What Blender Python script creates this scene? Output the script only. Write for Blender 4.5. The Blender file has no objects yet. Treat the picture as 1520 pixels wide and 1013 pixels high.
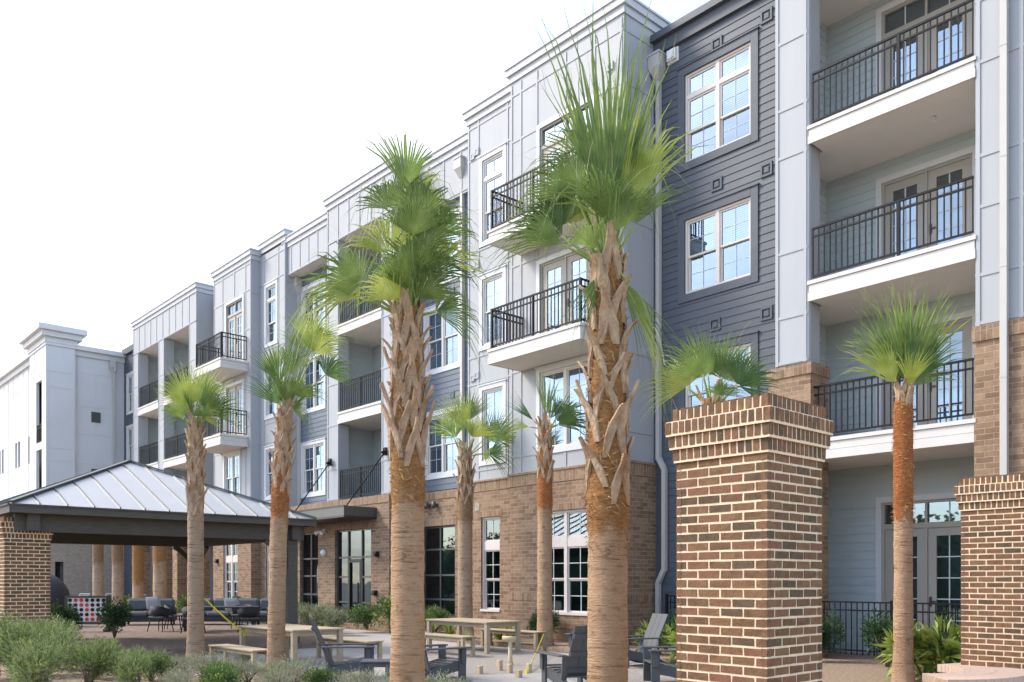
import bpy, bmesh, math, random
from mathutils import Vector, Matrix, noise
R = math.radians
C = bpy.context.scene
COL = C.collection
# ------------------------------------------------------------ camera
cam = bpy.data.cameras.new('camera')
camo = bpy.data.objects.new('camera', cam); COL.objects.link(camo)
camo.location = (0, 0, 1.5)
camo.rotation_euler = (R(90), 0, R(90 - 42.08))
cam.sensor_width = 36.0
cam.lens = 36.0 * 1290 / 1520
cam.shift_y = (863 - 506.5) / 1520
cam.clip_start = 0.1; cam.clip_end = 3000
C.camera = camo
# ------------------------------------------------------------ world, sun, exposure
SUN_EL, SUN_AZ = R(42), math.atan2(-0.78, -0.52)     # azimuth of the sun measured from +Y towards +X
W = bpy.data.worlds.new('World'); C.world = W; W.use_nodes = True
nt = W.node_tree; nt.nodes.clear(); N = nt.nodes.new; L = nt.links.new
sky = N('ShaderNodeTexSky'); sky.sky_type = 'NISHITA'; sky.sun_disc = False
sky.sun_elevation = SUN_EL; sky.sun_rotation = SUN_AZ
sky.air_density = 1.0; sky.dust_density = 1.5; sky.ozone_density = 1.0
tc = N('ShaderNodeTexCoord'); mp = N('ShaderNodeMapping'); mp.inputs['Scale'].default_value = (1.0, 1.0, 2.6)
mp.inputs['Rotation'].default_value = (0, 0, 0.6)
L(tc.outputs['Generated'], mp.inputs['Vector'])
nz = N('ShaderNodeTexNoise'); nz.inputs['Scale'].default_value = 2.3; nz.inputs['Detail'].default_value = 8; nz.inputs['Roughness'].default_value = 0.62
nz.inputs['Distortion'].default_value = 0.5
L(mp.outputs['Vector'], nz.inputs['Vector'])
cr = N('ShaderNodeValToRGB'); cr.color_ramp.elements[0].position = 0.42; cr.color_ramp.elements[1].position = 0.64
dp = N('ShaderNodeVectorMath'); dp.operation = 'DOT_PRODUCT'; dp.inputs[1].default_value = (-0.74, 0.67, 0.1)
L(tc.outputs['Generated'], dp.inputs[0])
ma = N('ShaderNodeMath'); ma.operation = 'MULTIPLY_ADD'; ma.inputs[1].default_value = 0.12
L(dp.outputs['Value'], ma.inputs[0]); L(nz.outputs['Fac'], ma.inputs[2]); L(ma.outputs['Value'], cr.inputs['Fac'])
mx = N('ShaderNodeMix'); mx.data_type = 'RGBA'
L(cr.outputs['Color'], mx.inputs['Factor']); L(sky.outputs['Color'], mx.inputs['A'])
mx.inputs['B'].default_value = (3.0, 3.06, 3.2, 1)      # sunlit cloud, same units as the sky
bg = N('ShaderNodeBackground'); bg.inputs['Strength'].default_value = 0.125
L(mx.outputs['Result'], bg.inputs['Color'])
ow = N('ShaderNodeOutputWorld'); L(bg.outputs['Background'], ow.inputs['Surface'])
sl = bpy.data.lights.new('sun', 'SUN'); sl.energy = 0.9; sl.angle = R(16.0); sl.color = (1.0, 0.93, 0.82)
so = bpy.data.objects.new('sun', sl); COL.objects.link(so)
sd = Vector((math.sin(SUN_AZ) * math.cos(SUN_EL), math.cos(SUN_AZ) * math.cos(SUN_EL), math.sin(SUN_EL)))
so.rotation_euler = (-sd).to_track_quat('-Z', 'Y').to_euler(); so.location = (-40, 0, 60)
C.view_settings.view_transform = 'Standard'; C.view_settings.look = 'None'
C.view_settings.exposure = 2.06; C.view_settings.gamma = 1.0
try:
    C.cycles.max_bounces = 8; C.cycles.transparent_max_bounces = 16; C.cycles.use_denoising = True
except Exception: pass

# ------------------------------------------------------------ materials
def newmat(name):
    m = bpy.data.materials.new(name); m.use_nodes = True
    t = m.node_tree; b = t.nodes['Principled BSDF']; return m, t, b
def mat(name, col, rough=0.7, metal=0.0, var=0.12, scale=3.0, bump=0.0, bscale=40.0, spec=0.35, stretch=(1, 1, 1), col2=None):
    m, t, b = newmat(name); n = t.nodes.new; l = t.links.new
    b.inputs['Roughness'].default_value = rough; b.inputs['Metallic'].default_value = metal
    b.inputs['Specular IOR Level'].default_value = spec
    c = n('ShaderNodeTexCoord'); mpg = n('ShaderNodeMapping'); mpg.inputs['Scale'].default_value = stretch
    l(c.outputs['Object'], mpg.inputs['Vector'])
    z = n('ShaderNodeTexNoise'); z.inputs['Scale'].default_value = scale; z.inputs['Detail'].default_value = 6; z.inputs['Roughness'].default_value = 0.65
    l(mpg.outputs['Vector'], z.inputs['Vector'])
    r = n('ShaderNodeValToRGB'); e = r.color_ramp.elements
    c2 = col2 if col2 else tuple(min(1, x * (1 + var)) for x in col)
    e[0].position = 0.3; e[1].position = 0.7
    e[0].color = (*[x * (1 - var) for x in col], 1) if not col2 else (*col, 1); e[1].color = (*c2, 1)
    l(z.outputs['Fac'], r.inputs['Fac']); l(r.outputs['Color'], b.inputs['Base Color'])
    if bump:
        z2 = n('ShaderNodeTexNoise'); z2.inputs['Scale'].default_value = bscale; z2.inputs['Detail'].default_value = 4
        l(mpg.outputs['Vector'], z2.inputs['Vector'])
        bp = n('ShaderNodeBump'); bp.inputs['Strength'].default_value = bump; bp.inputs['Distance'].default_value = 0.02
        l(z2.outputs['Fac'], bp.inputs['Height']); l(bp.outputs['Normal'], b.inputs['Normal'])
    return m
def brickmat(name, c1, c2, mortar, bw=0.203, bh=0.0667, ms=0.010, offset=0.5, c3=None):
    m, t, b = newmat(name); n = t.nodes.new; l = t.links.new
    b.inputs['Roughness'].default_value = 0.85; b.inputs['Specular IOR Level'].default_value = 0.2
    uv = n('ShaderNodeUVMap'); uv.uv_map = 'UVMap'
    br = n('ShaderNodeTexBrick'); br.offset = offset
    br.inputs['Scale'].default_value = 1.0; br.inputs['Brick Width'].default_value = bw + ms; br.inputs['Row Height'].default_value = bh + ms
    br.inputs['Mortar Size'].default_value = ms * 0.5; br.inputs['Mortar Smooth'].default_value = 0.15; br.inputs['Bias'].default_value = 0.0
    br.inputs['Color1'].default_value = (*c1, 1); br.inputs['Color2'].default_value = (*c2, 1); br.inputs['Mortar'].default_value = (*mortar, 1)
    l(uv.outputs['UV'], br.inputs['Vector'])
    z = n('ShaderNodeTexNoise'); z.inputs['Scale'].default_value = 9; z.inputs['Detail'].default_value = 8; z.inputs['Roughness'].default_value = 0.7
    l(uv.outputs['UV'], z.inputs['Vector'])
    z3 = n('ShaderNodeTexNoise'); z3.inputs['Scale'].default_value = 0.7; z3.inputs['Detail'].default_value = 3
    l(uv.outputs['UV'], z3.inputs['Vector'])
    mul = n('ShaderNodeMix'); mul.data_type = 'RGBA'; mul.blend_type = 'MULTIPLY'; mul.inputs['Factor'].default_value = 0.75
    rr = n('ShaderNodeValToRGB'); rr.color_ramp.elements[0].color = (0.62, 0.6, 0.58, 1); rr.color_ramp.elements[1].color = (1.25, 1.2, 1.15, 1)
    rr.color_ramp.elements[0].position = 0.3; rr.color_ramp.elements[1].position = 0.72
    l(z.outputs['Fac'], rr.inputs['Fac']); l(br.outputs['Color'], mul.inputs['A']); l(rr.outputs['Color'], mul.inputs['B'])
    l(mul.outputs['Result'], b.inputs['Base Color'])
    bp = n('ShaderNodeBump'); bp.inputs['Strength'].default_value = 0.8; bp.inputs['Distance'].default_value = 0.008; bp.invert = True
    l(br.outputs['Fac'], bp.inputs['Height']); l(bp.outputs['Normal'], b.inputs['Normal'])
    return m
def leafmat(name, col, col2, tr=0.45, rough=0.5):
    m, t, b = newmat(name); n = t.nodes.new; l = t.links.new
    b.inputs['Roughness'].default_value = rough; b.inputs['Specular IOR Level'].default_value = 0.4
    c = n('ShaderNodeTexCoord'); z = n('ShaderNodeTexNoise'); z.inputs['Scale'].default_value = 4.0; z.inputs['Detail'].default_value = 5
    l(c.outputs['Object'], z.inputs['Vector'])
    r = n('ShaderNodeValToRGB'); r.color_ramp.elements[0].position = 0.35; r.color_ramp.elements[1].position = 0.65
    r.color_ramp.elements[0].color = (*col, 1); r.color_ramp.elements[1].color = (*col2, 1)
    l(z.outputs['Fac'], r.inputs['Fac']); l(r.outputs['Color'], b.inputs['Base Color'])
    tl = n('ShaderNodeBsdfTranslucent'); l(r.outputs['Color'], tl.inputs['Color'])
    ms = n('ShaderNodeMixShader'); ms.inputs['Fac'].default_value = tr
    l(b.outputs['BSDF'], ms.inputs[1]); l(tl.outputs['BSDF'], ms.inputs[2])
    o = t.nodes['Material Output']; l(ms.outputs['Shader'], o.inputs['Surface'])
    return m
def glassmat(name, tint, refl):
    m = bpy.data.materials.new(name); m.use_nodes = True; t = m.node_tree; t.nodes.clear(); n = t.nodes.new; l = t.links.new
    tr = n('ShaderNodeBsdfTransparent'); tr.inputs['Color'].default_value = (*tint, 1)
    gl = n('ShaderNodeBsdfGlossy'); gl.inputs['Roughness'].default_value = 0.015; gl.inputs['Color'].default_value = (0.46, 0.57, 0.67, 1)
    c = n('ShaderNodeTexCoord'); z = n('ShaderNodeTexNoise'); z.inputs['Scale'].default_value = 1.3; z.inputs['Detail'].default_value = 1
    l(c.outputs['Object'], z.inputs['Vector'])
    bp = n('ShaderNodeBump'); bp.inputs['Strength'].default_value = 0.12; bp.inputs['Distance'].default_value = 0.02
    l(z.outputs['Fac'], bp.inputs['Height']); l(bp.outputs['Normal'], gl.inputs['Normal'])
    fr = n('ShaderNodeFresnel'); fr.inputs['IOR'].default_value = 1.45
    ad = n('ShaderNodeMath'); ad.operation = 'ADD'; ad.use_clamp = True; ad.inputs[1].default_value = refl
    l(fr.outputs['Fac'], ad.inputs[0])
    mxs = n('ShaderNodeMixShader'); l(ad.outputs['Value'], mxs.inputs['Fac']); l(tr.outputs['BSDF'], mxs.inputs[1]); l(gl.outputs['BSDF'], mxs.inputs[2])
    o = n('ShaderNodeOutputMaterial'); l(mxs.outputs['Shader'], o.inputs['Surface'])
    return m
M = {}
M['panel'] = mat('grey_panel_paint', (0.365, 0.371, 0.386), 0.6, var=0.055, scale=1.6, bump=0.05, bscale=60, stretch=(1.2, 1.2, 0.14))
M['panelw'] = mat('white_panel_paint', (0.60, 0.595, 0.60), 0.6, var=0.03, scale=0.8, bump=0.04, bscale=60)
M['dark'] = mat('charcoal_siding_paint', (0.080, 0.089, 0.108), 0.55, var=0.10, scale=1.5, bump=0.08, bscale=50, stretch=(0.3, 0.3, 4))
M['mid'] = mat('slate_siding_paint', (0.13, 0.15, 0.185), 0.55, var=0.08, scale=1.5, bump=0.08, bscale=50, stretch=(0.3, 0.3, 4))
M['pale'] = mat('pale_blue_siding_paint', (0.47, 0.52, 0.535), 0.6, var=0.05, scale=1.5, bump=0.05, bscale=50, stretch=(0.3, 0.3, 4))
M['trim'] = mat('white_trim_paint', (0.60, 0.60, 0.61), 0.5, var=0.03)
M['fascia'] = mat('cream_fascia_paint', (0.60, 0.565, 0.53), 0.55, var=0.04, scale=1.2)
M['soffit'] = mat('soffit_paint', (0.74, 0.68, 0.61), 0.7, var=0.04, scale=1.0)
M['framew'] = mat('light_window_frame', (0.62, 0.59, 0.56), 0.45, var=0.03)
M['corn'] = mat('cornice_paint', (0.47, 0.475, 0.495), 0.55, var=0.03)
M['frame'] = mat('tan_window_frame', (0.63, 0.57, 0.52), 0.45, var=0.03)
M['muntin'] = mat('white_muntin', (0.58, 0.60, 0.62), 0.45, var=0.02)
M['door'] = mat('taupe_door_paint', (0.36, 0.33, 0.29), 0.45, var=0.04)
M['bronze'] = mat('dark_bronze_aluminium', (0.035, 0.036, 0.038), 0.35, metal=0.3, var=0.1)
M['storef'] = mat('storefront_frame', (0.10, 0.105, 0.105), 0.35, metal=0.5, var=0.05)
M['rail'] = mat('black_rail_metal', (0.006, 0.0065, 0.009), 0.5, var=0.1, spec=0.2)
M['down'] = mat('downspout_paint', (0.48, 0.46, 0.43), 0.45, var=0.04)
M['brickb'] = brickmat('tan_building_brick', (0.335, 0.228, 0.15), (0.20, 0.128, 0.082), (0.43, 0.35, 0.265), bw=0.285, bh=0.092)
M['soldb'] = brickmat('tan_soldier_brick', (0.34, 0.23, 0.152), (0.21, 0.135, 0.087), (0.43, 0.345, 0.262), bw=0.092, bh=0.285, offset=0.0)
M['brickl'] = brickmat('pale_wing_brick', (0.40, 0.34, 0.28), (0.33, 0.28, 0.235), (0.46, 0.42, 0.37))
M['roofi'] = mat('interior_dark', (0.03, 0.034, 0.036), 0.9)
M['inter'] = mat('interior_wall', (0.16, 0.17, 0.17), 0.9, var=0.3, scale=1.2)
M['blind'] = mat('white_blind', (0.50, 0.53, 0.57), 0.7, var=0.05)
M['curt'] = mat('pale_curtain', (0.62, 0.58, 0.66), 0.8, var=0.08, scale=4, stretch=(6, 6, 0.2))
M['glass'] = glassmat('window_glass', (0.62, 0.76, 0.85), 0.36)
M['glassd'] = glassmat('tinted_storefront_glass', (0.22, 0.36, 0.35), 0.16)
M['roofm'] = mat('standing_seam_metal', (0.46, 0.465, 0.48), 0.42, metal=0.6, var=0.04, scale=0.8)
M['pwood'] = mat('dark_stained_wood', (0.088, 0.078, 0.066), 0.6, var=0.22, scale=4, bump=0.15, bscale=14, stretch=(1, 1, 10))
M['twood'] = mat('weathered_teak', (0.40, 0.32, 0.22), 0.65, var=0.16, scale=5, bump=0.12, bscale=18, stretch=(0.6, 8, 8))
M['kwood'] = mat('pale_game_wood', (0.52, 0.40, 0.25), 0.7, var=0.1)
M['adir'] = mat('charcoal_poly_lumber', (0.085, 0.088, 0.092), 0.5, var=0.08, scale=3, bump=0.05, bscale=30)
M['wick'] = mat('charcoal_wicker', (0.035, 0.036, 0.042), 0.6, var=0.25, scale=30, bump=0.4, bscale=90)
M['cush'] = mat('charcoal_cushion', (0.11, 0.115, 0.115), 0.9, var=0.1, scale=10, bump=0.1, bscale=120)
M['pil'] = mat('grey_pillow', (0.34, 0.34, 0.36), 0.9, var=0.1, scale=14, bump=0.1, bscale=120)
M['sling'] = mat('pale_sling', (0.55, 0.56, 0.58), 0.7)
M['mulch'] = mat('pine_mulch', (0.17, 0.115, 0.075), 0.95, scale=14, bump=0.9, bscale=60, col2=(0.40, 0.30, 0.215))
M['soil'] = mat('sandy_ground', (0.23, 0.185, 0.14), 0.95, scale=6, bump=0.5, bscale=40, col2=(0.42, 0.36, 0.29))
M['conc'] = mat('patio_concrete', (0.37, 0.342, 0.315), 0.85, scale=1.1, bump=0.12, bscale=70, var=0.14)
M['gravel'] = mat('crushed_gravel', (0.20, 0.175, 0.15), 0.95, scale=22, bump=0.7, bscale=90, col2=(0.42, 0.375, 0.33))
M['paver'] = brickmat('brown_paver', (0.25, 0.19, 0.155), (0.20, 0.15, 0.125), (0.15, 0.12, 0.10), bw=0.2, bh=0.1, ms=0.006)
M['yel'] = mat('yellow_webbing', (0.78, 0.68, 0.02), 0.6)
M['black'] = mat('black_plastic', (0.012, 0.012, 0.014), 0.5)
M['white'] = mat('white_plastic', (0.74, 0.73, 0.72), 0.5, var=0.03)
M['red'] = mat('red_disc', (0.62, 0.05, 0.035), 0.5)
M['mortar'] = mat('cream_mortar', (0.78, 0.60, 0.41), 0.95, var=0.12, scale=12, bump=0.3, bscale=90)
for k, (c, d) in enumerate([((0.105, 0.053, 0.026), (0.20, 0.108, 0.054)), ((0.135, 0.068, 0.033), (0.245, 0.13, 0.064)), ((0.075, 0.048, 0.027), (0.14, 0.09, 0.049)), ((0.155, 0.07, 0.038), (0.225, 0.112, 0.062))]):
    M['br%d' % k] = mat('red_brown_brick_%d' % k, c, 0.85, scale=18, bump=0.35, bscale=70, col2=d)
M['sred'] = mat('coping_brick', (0.47, 0.33, 0.25), 0.85, scale=18, bump=0.3, bscale=70, col2=(0.56, 0.42, 0.33))
def trunkmat(name, base, dark, hi, f1, f2):
    m, t, b = newmat(name); n = t.nodes.new; l = t.links.new
    b.inputs['Roughness'].default_value = 0.92; b.inputs['Specular IOR Level'].default_value = 0.15
    c = n('ShaderNodeTexCoord')
    def noise_(sc, st, det=5, rough=.65):
        mp_ = n('ShaderNodeMapping'); mp_.inputs['Scale'].default_value = st; l(c.outputs['Object'], mp_.inputs['Vector'])
        z = n('ShaderNodeTexNoise'); z.inputs['Scale'].default_value = sc; z.inputs['Detail'].default_value = det; z.inputs['Roughness'].default_value = rough; l(mp_.outputs['Vector'], z.inputs['Vector']); return z.outputs['Fac']
    def ramp(f, p0, p1, c0, c1):
        r = n('ShaderNodeValToRGB'); e = r.color_ramp.elements; e[0].position = p0; e[1].position = p1; e[0].color = (*c0, 1); e[1].color = (*c1, 1); l(f, r.inputs['Fac']); return r.outputs['Color']
    def mix(f, a_, b_):
        x = n('ShaderNodeMix'); x.data_type = 'RGBA'; l(f, x.inputs['Factor']); l(a_, x.inputs['A']); l(b_, x.inputs['B']); return x.outputs['Result']
    big = ramp(noise_(1.6, (1, 1, 1.3)), .32, .68, base, hi)
    ring = noise_(3.0, (1.1, 1.1, 13), 7, .72)
    rk = ramp(ring, .31, .46, (1, 1, 1), (0, 0, 0))
    dk = ramp(noise_(8, (1, 1, 2)), .3, .7, dark, tuple(x * 1.6 for x in dark))
    bark = mix(rk, big, dk)
    spots = ramp(noise_(5.5, (1, 1, 1.6), 3), .60, .70, (0, 0, 0), (1, 1, 1))
    bark = mix(spots, bark, ramp(noise_(20, (1, 1, 1)), .3, .7, dark, base))
    fib = ramp(noise_(9, (1.6, 1.6, 3.2), 6, .75), .30, .70, f1, f2)
    at_ = n('ShaderNodeAttribute'); at_.attribute_name = 'fibre_zone'
    jit = n('ShaderNodeMath'); jit.operation = 'ADD'; l(at_.outputs['Fac'], jit.inputs[0])
    j2 = n('ShaderNodeMath'); j2.operation = 'MULTIPLY_ADD'; j2.inputs[1].default_value = .9; j2.inputs[2].default_value = -.45; l(noise_(6, (1, 1, .7), 5), j2.inputs[0]); l(j2.outputs[0], jit.inputs[1])
    fz = ramp(jit.outputs[0], .42, .60, (0, 0, 0), (1, 1, 1))
    l(mix(fz, bark, fib), b.inputs['Base Color'])
    hh = n('ShaderNodeMath'); hh.operation = 'ADD'; l(ring, hh.inputs[0]); l(noise_(16, (1.3, 1.3, 3), 5), hh.inputs[1])
    bp = n('ShaderNodeBump'); bp.inputs['Strength'].default_value = 1.0; bp.inputs['Distance'].default_value = .045; l(hh.outputs[0], bp.inputs['Height']); l(bp.outputs['Normal'], b.inputs['Normal'])
    return m
M['trunk'] = trunkmat('palm_trunk_bark', (0.47, 0.285, 0.155), (0.17, 0.09, 0.045), (0.64, 0.425, 0.26), (0.24, 0.105, 0.036), (0.52, 0.28, 0.11))
M['trunkg'] = trunkmat('palm_trunk_grey', (0.40, 0.27, 0.175), (0.15, 0.09, 0.055), (0.52, 0.385, 0.265), (0.20, 0.11, 0.055), (0.40, 0.26, 0.15))
M['trunko'] = trunkmat('palm_trunk_orange', (0.44, 0.275, 0.16), (0.17, 0.09, 0.045), (0.60, 0.40, 0.25), (0.26, 0.085, 0.025), (0.52, 0.21, 0.075))
M['fibre'] = mat('palm_fibre_hair', (0.26, 0.13, 0.05), 0.95, scale=6, col2=(0.46, 0.27, 0.12))
M['boot'] = mat('palm_leaf_base', (0.24, 0.145, 0.08), 0.9, scale=9, bump=1.0, bscale=45, col2=(0.55, 0.39, 0.25), stretch=(1, 1, .5))
M['pet'] = leafmat('frond_stalk', (0.22, 0.30, 0.06), (0.34, 0.40, 0.12), 0.15)
M['fr0'] = leafmat('frond_green', (0.125, 0.195, 0.045), (0.26, 0.35, 0.095), 0.52)
M['fr1'] = leafmat('frond_yellow_green', (0.29, 0.36, 0.06), (0.50, 0.55, 0.14), 0.55)
M['fr2'] = leafmat('frond_deep_green', (0.075, 0.145, 0.035), (0.15, 0.24, 0.06), 0.45)
M['lf0'] = leafmat('shrub_mid_green', (0.06, 0.115, 0.035), (0.13, 0.20, 0.06), 0.35)
M['lf1'] = leafmat('shrub_blue_green', (0.185, 0.23, 0.095), (0.32, 0.375, 0.16), 0.40)
M['lf2'] = leafmat('shrub_dark_green', (0.02, 0.055, 0.02), (0.045, 0.095, 0.03), 0.3)
M['lf3'] = leafmat('shrub_yellow_green', (0.22, 0.30, 0.05), (0.38, 0.44, 0.10), 0.4)
M['lf4'] = leafmat('silver_sage_leaf', (0.24, 0.25, 0.17), (0.40, 0.40, 0.29), 0.3)
M['lf5'] = leafmat('straw_grass', (0.40, 0.36, 0.20), (0.56, 0.54, 0.33), 0.35)
M['twig'] = mat('twig_bark', (0.15, 0.11, 0.075), 0.9)

# ------------------------------------------------------------ mesh helpers
ORG = {}
class MB:
    def __init__(s): s.v = []; s.f = []; s.m = []; s.sm = []; s.T = None
    def pt(s, p):
        p = Vector(p)
        if s.T is not None: p = s.T @ p
        s.v.append(p); return len(s.v) - 1
    def face(s, ids, m=0, smooth=False): s.f.append(ids); s.m.append(m); s.sm.append(smooth)
    def poly(s, pts, m=0): s.face([s.pt(p) for p in pts], m)
    def box(s, x0, x1, y0, y1, z0, z1, m=0):
        i = [s.pt(p) for p in ((x0,y0,z0),(x1,y0,z0),(x1,y1,z0),(x0,y1,z0),(x0,y0,z1),(x1,y0,z1),(x1,y1,z1),(x0,y1,z1))]
        for q in ((0,3,2,1),(4,5,6,7),(0,1,5,4),(1,2,6,5),(2,3,7,6),(3,0,4,7)): s.face([i[k] for k in q], m)
    def cbox(s, x0, x1, y0, y1, z0, z1, c=0.01, m=0):
        # a box whose edges are chamfered
        xs = (x0, x0 + c, x1 - c, x1); ys = (y0, y0 + c, y1 - c, y1); zs = (z0, z0 + c, z1 - c, z1)
        g = {}
        def P(i, j, k):
            if (i, j, k) not in g: g[(i, j, k)] = s.pt((xs[i], ys[j], zs[k]))
            return g[(i, j, k)]
        F = s.face
        for k, o in ((0, 1), (3, 0)):
            q = [P(1,1,k), P(2,1,k), P(2,2,k), P(1,2,k)]; F(q[::-1] if o else q, m)
            q = [P(1,k,1), P(2,k,1), P(2,k,2), P(1,k,2)]; F(q if o else q[::-1], m)
            q = [P(k,1,1), P(k,2,1), P(k,2,2), P(k,1,2)]; F(q[::-1] if o else q, m)
        for a in (0, 3):
            for b in (0, 3):
                ia, ib = (1 if a == 0 else 2), (1 if b == 0 else 2)
                F([P(1, a, ib), P(2, a, ib), P(2, ia, b), P(1, ia, b)], m)
                F([P(a, 1, ib), P(a, 2, ib), P(ia, 2, b), P(ia, 1, b)], m)
                F([P(a, ib, 1), P(a, ib, 2), P(ia, b, 2), P(ia, b, 1)], m)
                for c3 in (0, 3):
                    ic = 1 if c3 == 0 else 2
                    F([P(a, ib, ic), P(ia, b, ic), P(ia, ib, c3)], m)
    def fbox(s, mp, a0, a1, n0, n1, z0, z1, m=0):
        i = [s.pt(mp(a, n, z)) for a, n, z in ((a0,n1,z0),(a1,n1,z0),(a1,n0,z0),(a0,n0,z0),(a0,n1,z1),(a1,n1,z1),(a1,n0,z1),(a0,n0,z1))]
        for q in ((0,3,2,1),(4,5,6,7),(0,1,5,4),(1,2,6,5),(2,3,7,6),(3,0,4,7)): s.face([i[k] for k in q], m)
    def bar(s, p, q, w, h=None, m=0, up=(0, 0, 1)):
        h = w if h is None else h
        p = Vector(p); q = Vector(q); d = (q - p).normalized(); u = Vector(up)
        if abs(d.dot(u)) > 0.98: u = Vector((1, 0, 0))
        a = d.cross(u).normalized(); b = a.cross(d)
        i = []
        for e in (p, q):
            for x, y in ((-1,-1),(1,-1),(1,1),(-1,1)): i.append(s.pt(e + a * (x * w / 2) + b * (y * h / 2)))
        for f in ((3,2,1,0),(4,5,6,7),(0,1,5,4),(1,2,6,5),(2,3,7,6),(3,0,4,7)): s.face([i[k] for k in f], m)
    def tube(s, path, rad, n=8, m=0, cap=True, smooth=True):
        rings = []
        for k, p in enumerate(path):
            p = Vector(p); a = Vector(path[max(0, k - 1)]); b = Vector(path[min(len(path) - 1, k + 1)])
            d = (b - a).normalized(); u = Vector((0, 0, 1)) if abs(d.z) < 0.95 else Vector((1, 0, 0))
            x = d.cross(u).normalized(); y = x.cross(d); r = rad[k] if isinstance(rad, (list, tuple)) else rad
            rings.append([s.pt(p + x * (r * math.cos(2 * math.pi * j / n)) + y * (r * math.sin(2 * math.pi * j / n))) for j in range(n)])
        for a, b in zip(rings, rings[1:]):
            for j in range(n): s.face([a[j], a[(j + 1) % n], b[(j + 1) % n], b[j]], m, smooth)
        if cap: s.face(rings[0][::-1], m); s.face(rings[-1], m)
    def prism(s, pts, z0, z1, m=0):
        a = [s.pt((x, y, z0)) for x, y in pts]; b = [s.pt((x, y, z1)) for x, y in pts]; n = len(pts)
        s.face(a[::-1], m); s.face(b, m)
        for k in range(n): s.face([a[k], a[(k + 1) % n], b[(k + 1) % n], b[k]], m)
    def xprism(s, pts, x0, x1, m=0):
        a = [s.pt((x0, y, z)) for y, z in pts]; b = [s.pt((x1, y, z)) for y, z in pts]; n = len(pts)
        s.face(a, m); s.face(b[::-1], m)
        for k in range(n): s.face([a[k], b[k], b[(k + 1) % n], a[(k + 1) % n]], m)
    def build(s, name, mats, parent=None, kind=None):
        if not isinstance(mats, (list, tuple)): mats = [mats]
        me = bpy.data.meshes.new(name)
        org = ORG.get(parent.name, Vector((0, 0, 0))) if parent else Vector((0, 0, 0))
        me.from_pydata([tuple(p - org) for p in s.v], [], s.f); me.update()
        me.polygons.foreach_set('material_index', s.m); me.polygons.foreach_set('use_smooth', s.sm)
        for k in mats: me.materials.append(M[k] if isinstance(k, str) else k)
        uv = me.uv_layers.new(name='UVMap').data
        for p in me.polygons:
            n = p.normal
            for li in p.loop_indices:
                co = s.v[me.loops[li].vertex_index]
                if abs(n.z) > 0.7: uv[li].uv = (co.x, co.y)
                elif abs(n.y) >= abs(n.x): uv[li].uv = (co.x, co.z)
                else: uv[li].uv = (co.y, co.z)
        o = bpy.data.objects.new(name, me); COL.objects.link(o)
        if parent: o.parent = parent; ORG[o.name] = org
        if kind: o['kind'] = kind
        return o
def tag(o, label, cat, group=None, kind=None):
    o['label'] = label; o['category'] = cat
    if group: o['group'] = group
    if kind: o['kind'] = kind
    return o
def thing(name, label, cat, loc=(0, 0, 0), group=None):
    o = bpy.data.objects.new(name, None); COL.objects.link(o); o.location = loc; o.empty_display_size = 0.2
    ORG[o.name] = Vector(loc); return tag(o, label, cat, group)
def dup(root, loc, rz, label, group=None):
    r = root.copy(); COL.objects.link(r); r.location = loc; r.rotation_euler = (0, 0, rz); r['label'] = label
    if group: r['group'] = group
    for ch in list(root.children):
        c = ch.copy(); COL.objects.link(c); c.parent = r
        for g in ch.children:
            d = g.copy(); COL.objects.link(d); d.parent = c
    return r
def front(Y): return lambda a, n, z: (a, Y - n, z)
def side(X): return lambda a, n, z: (X + n, a, z)
def sideL(X): return lambda a, n, z: (X - n, a, z)
def cut(a0, a1, spans):
    out = [(a0, a1)]
    for b0, b1 in spans:
        nx = []
        for c0, c1 in out:
            if b1 <= c0 or b0 >= c1: nx.append((c0, c1)); continue
            if b0 > c0: nx.append((c0, b0))
            if b1 < c1: nx.append((b1, c1))
        out = nx
    return [(p, q) for p, q in out if q - p > 1e-4]
def flatwall(mb, mp, a0, a1, z0, z1, holes=(), m=0, n=0.0):
    zs = sorted({z0, z1, *[h[2] for h in holes if z0 < h[2] < z1], *[h[3] for h in holes if z0 < h[3] < z1]})
    for za, zb in zip(zs, zs[1:]):
        zm = (za + zb) / 2
        for p, q in cut(a0, a1, [(h[0], h[1]) for h in holes if h[2] < zm < h[3]]):
            mb.poly([mp(p, n, za), mp(q, n, za), mp(q, n, zb), mp(p, n, zb)], m)
    for h in holes:                       # reveals
        d = -0.16
        mb.poly([mp(h[0], n, h[2]), mp(h[0], d, h[2]), mp(h[0], d, h[3]), mp(h[0], n, h[3])], m)
        mb.poly([mp(h[1], n, h[2]), mp(h[1], d, h[2]), mp(h[1], d, h[3]), mp(h[1], n, h[3])], m)
        mb.poly([mp(h[0], n, h[3]), mp(h[1], n, h[3]), mp(h[1], d, h[3]), mp(h[0], d, h[3])], m)
        mb.poly([mp(h[0], n, h[2]), mp(h[1], n, h[2]), mp(h[1], d, h[2]), mp(h[0], d, h[2])], m)
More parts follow.
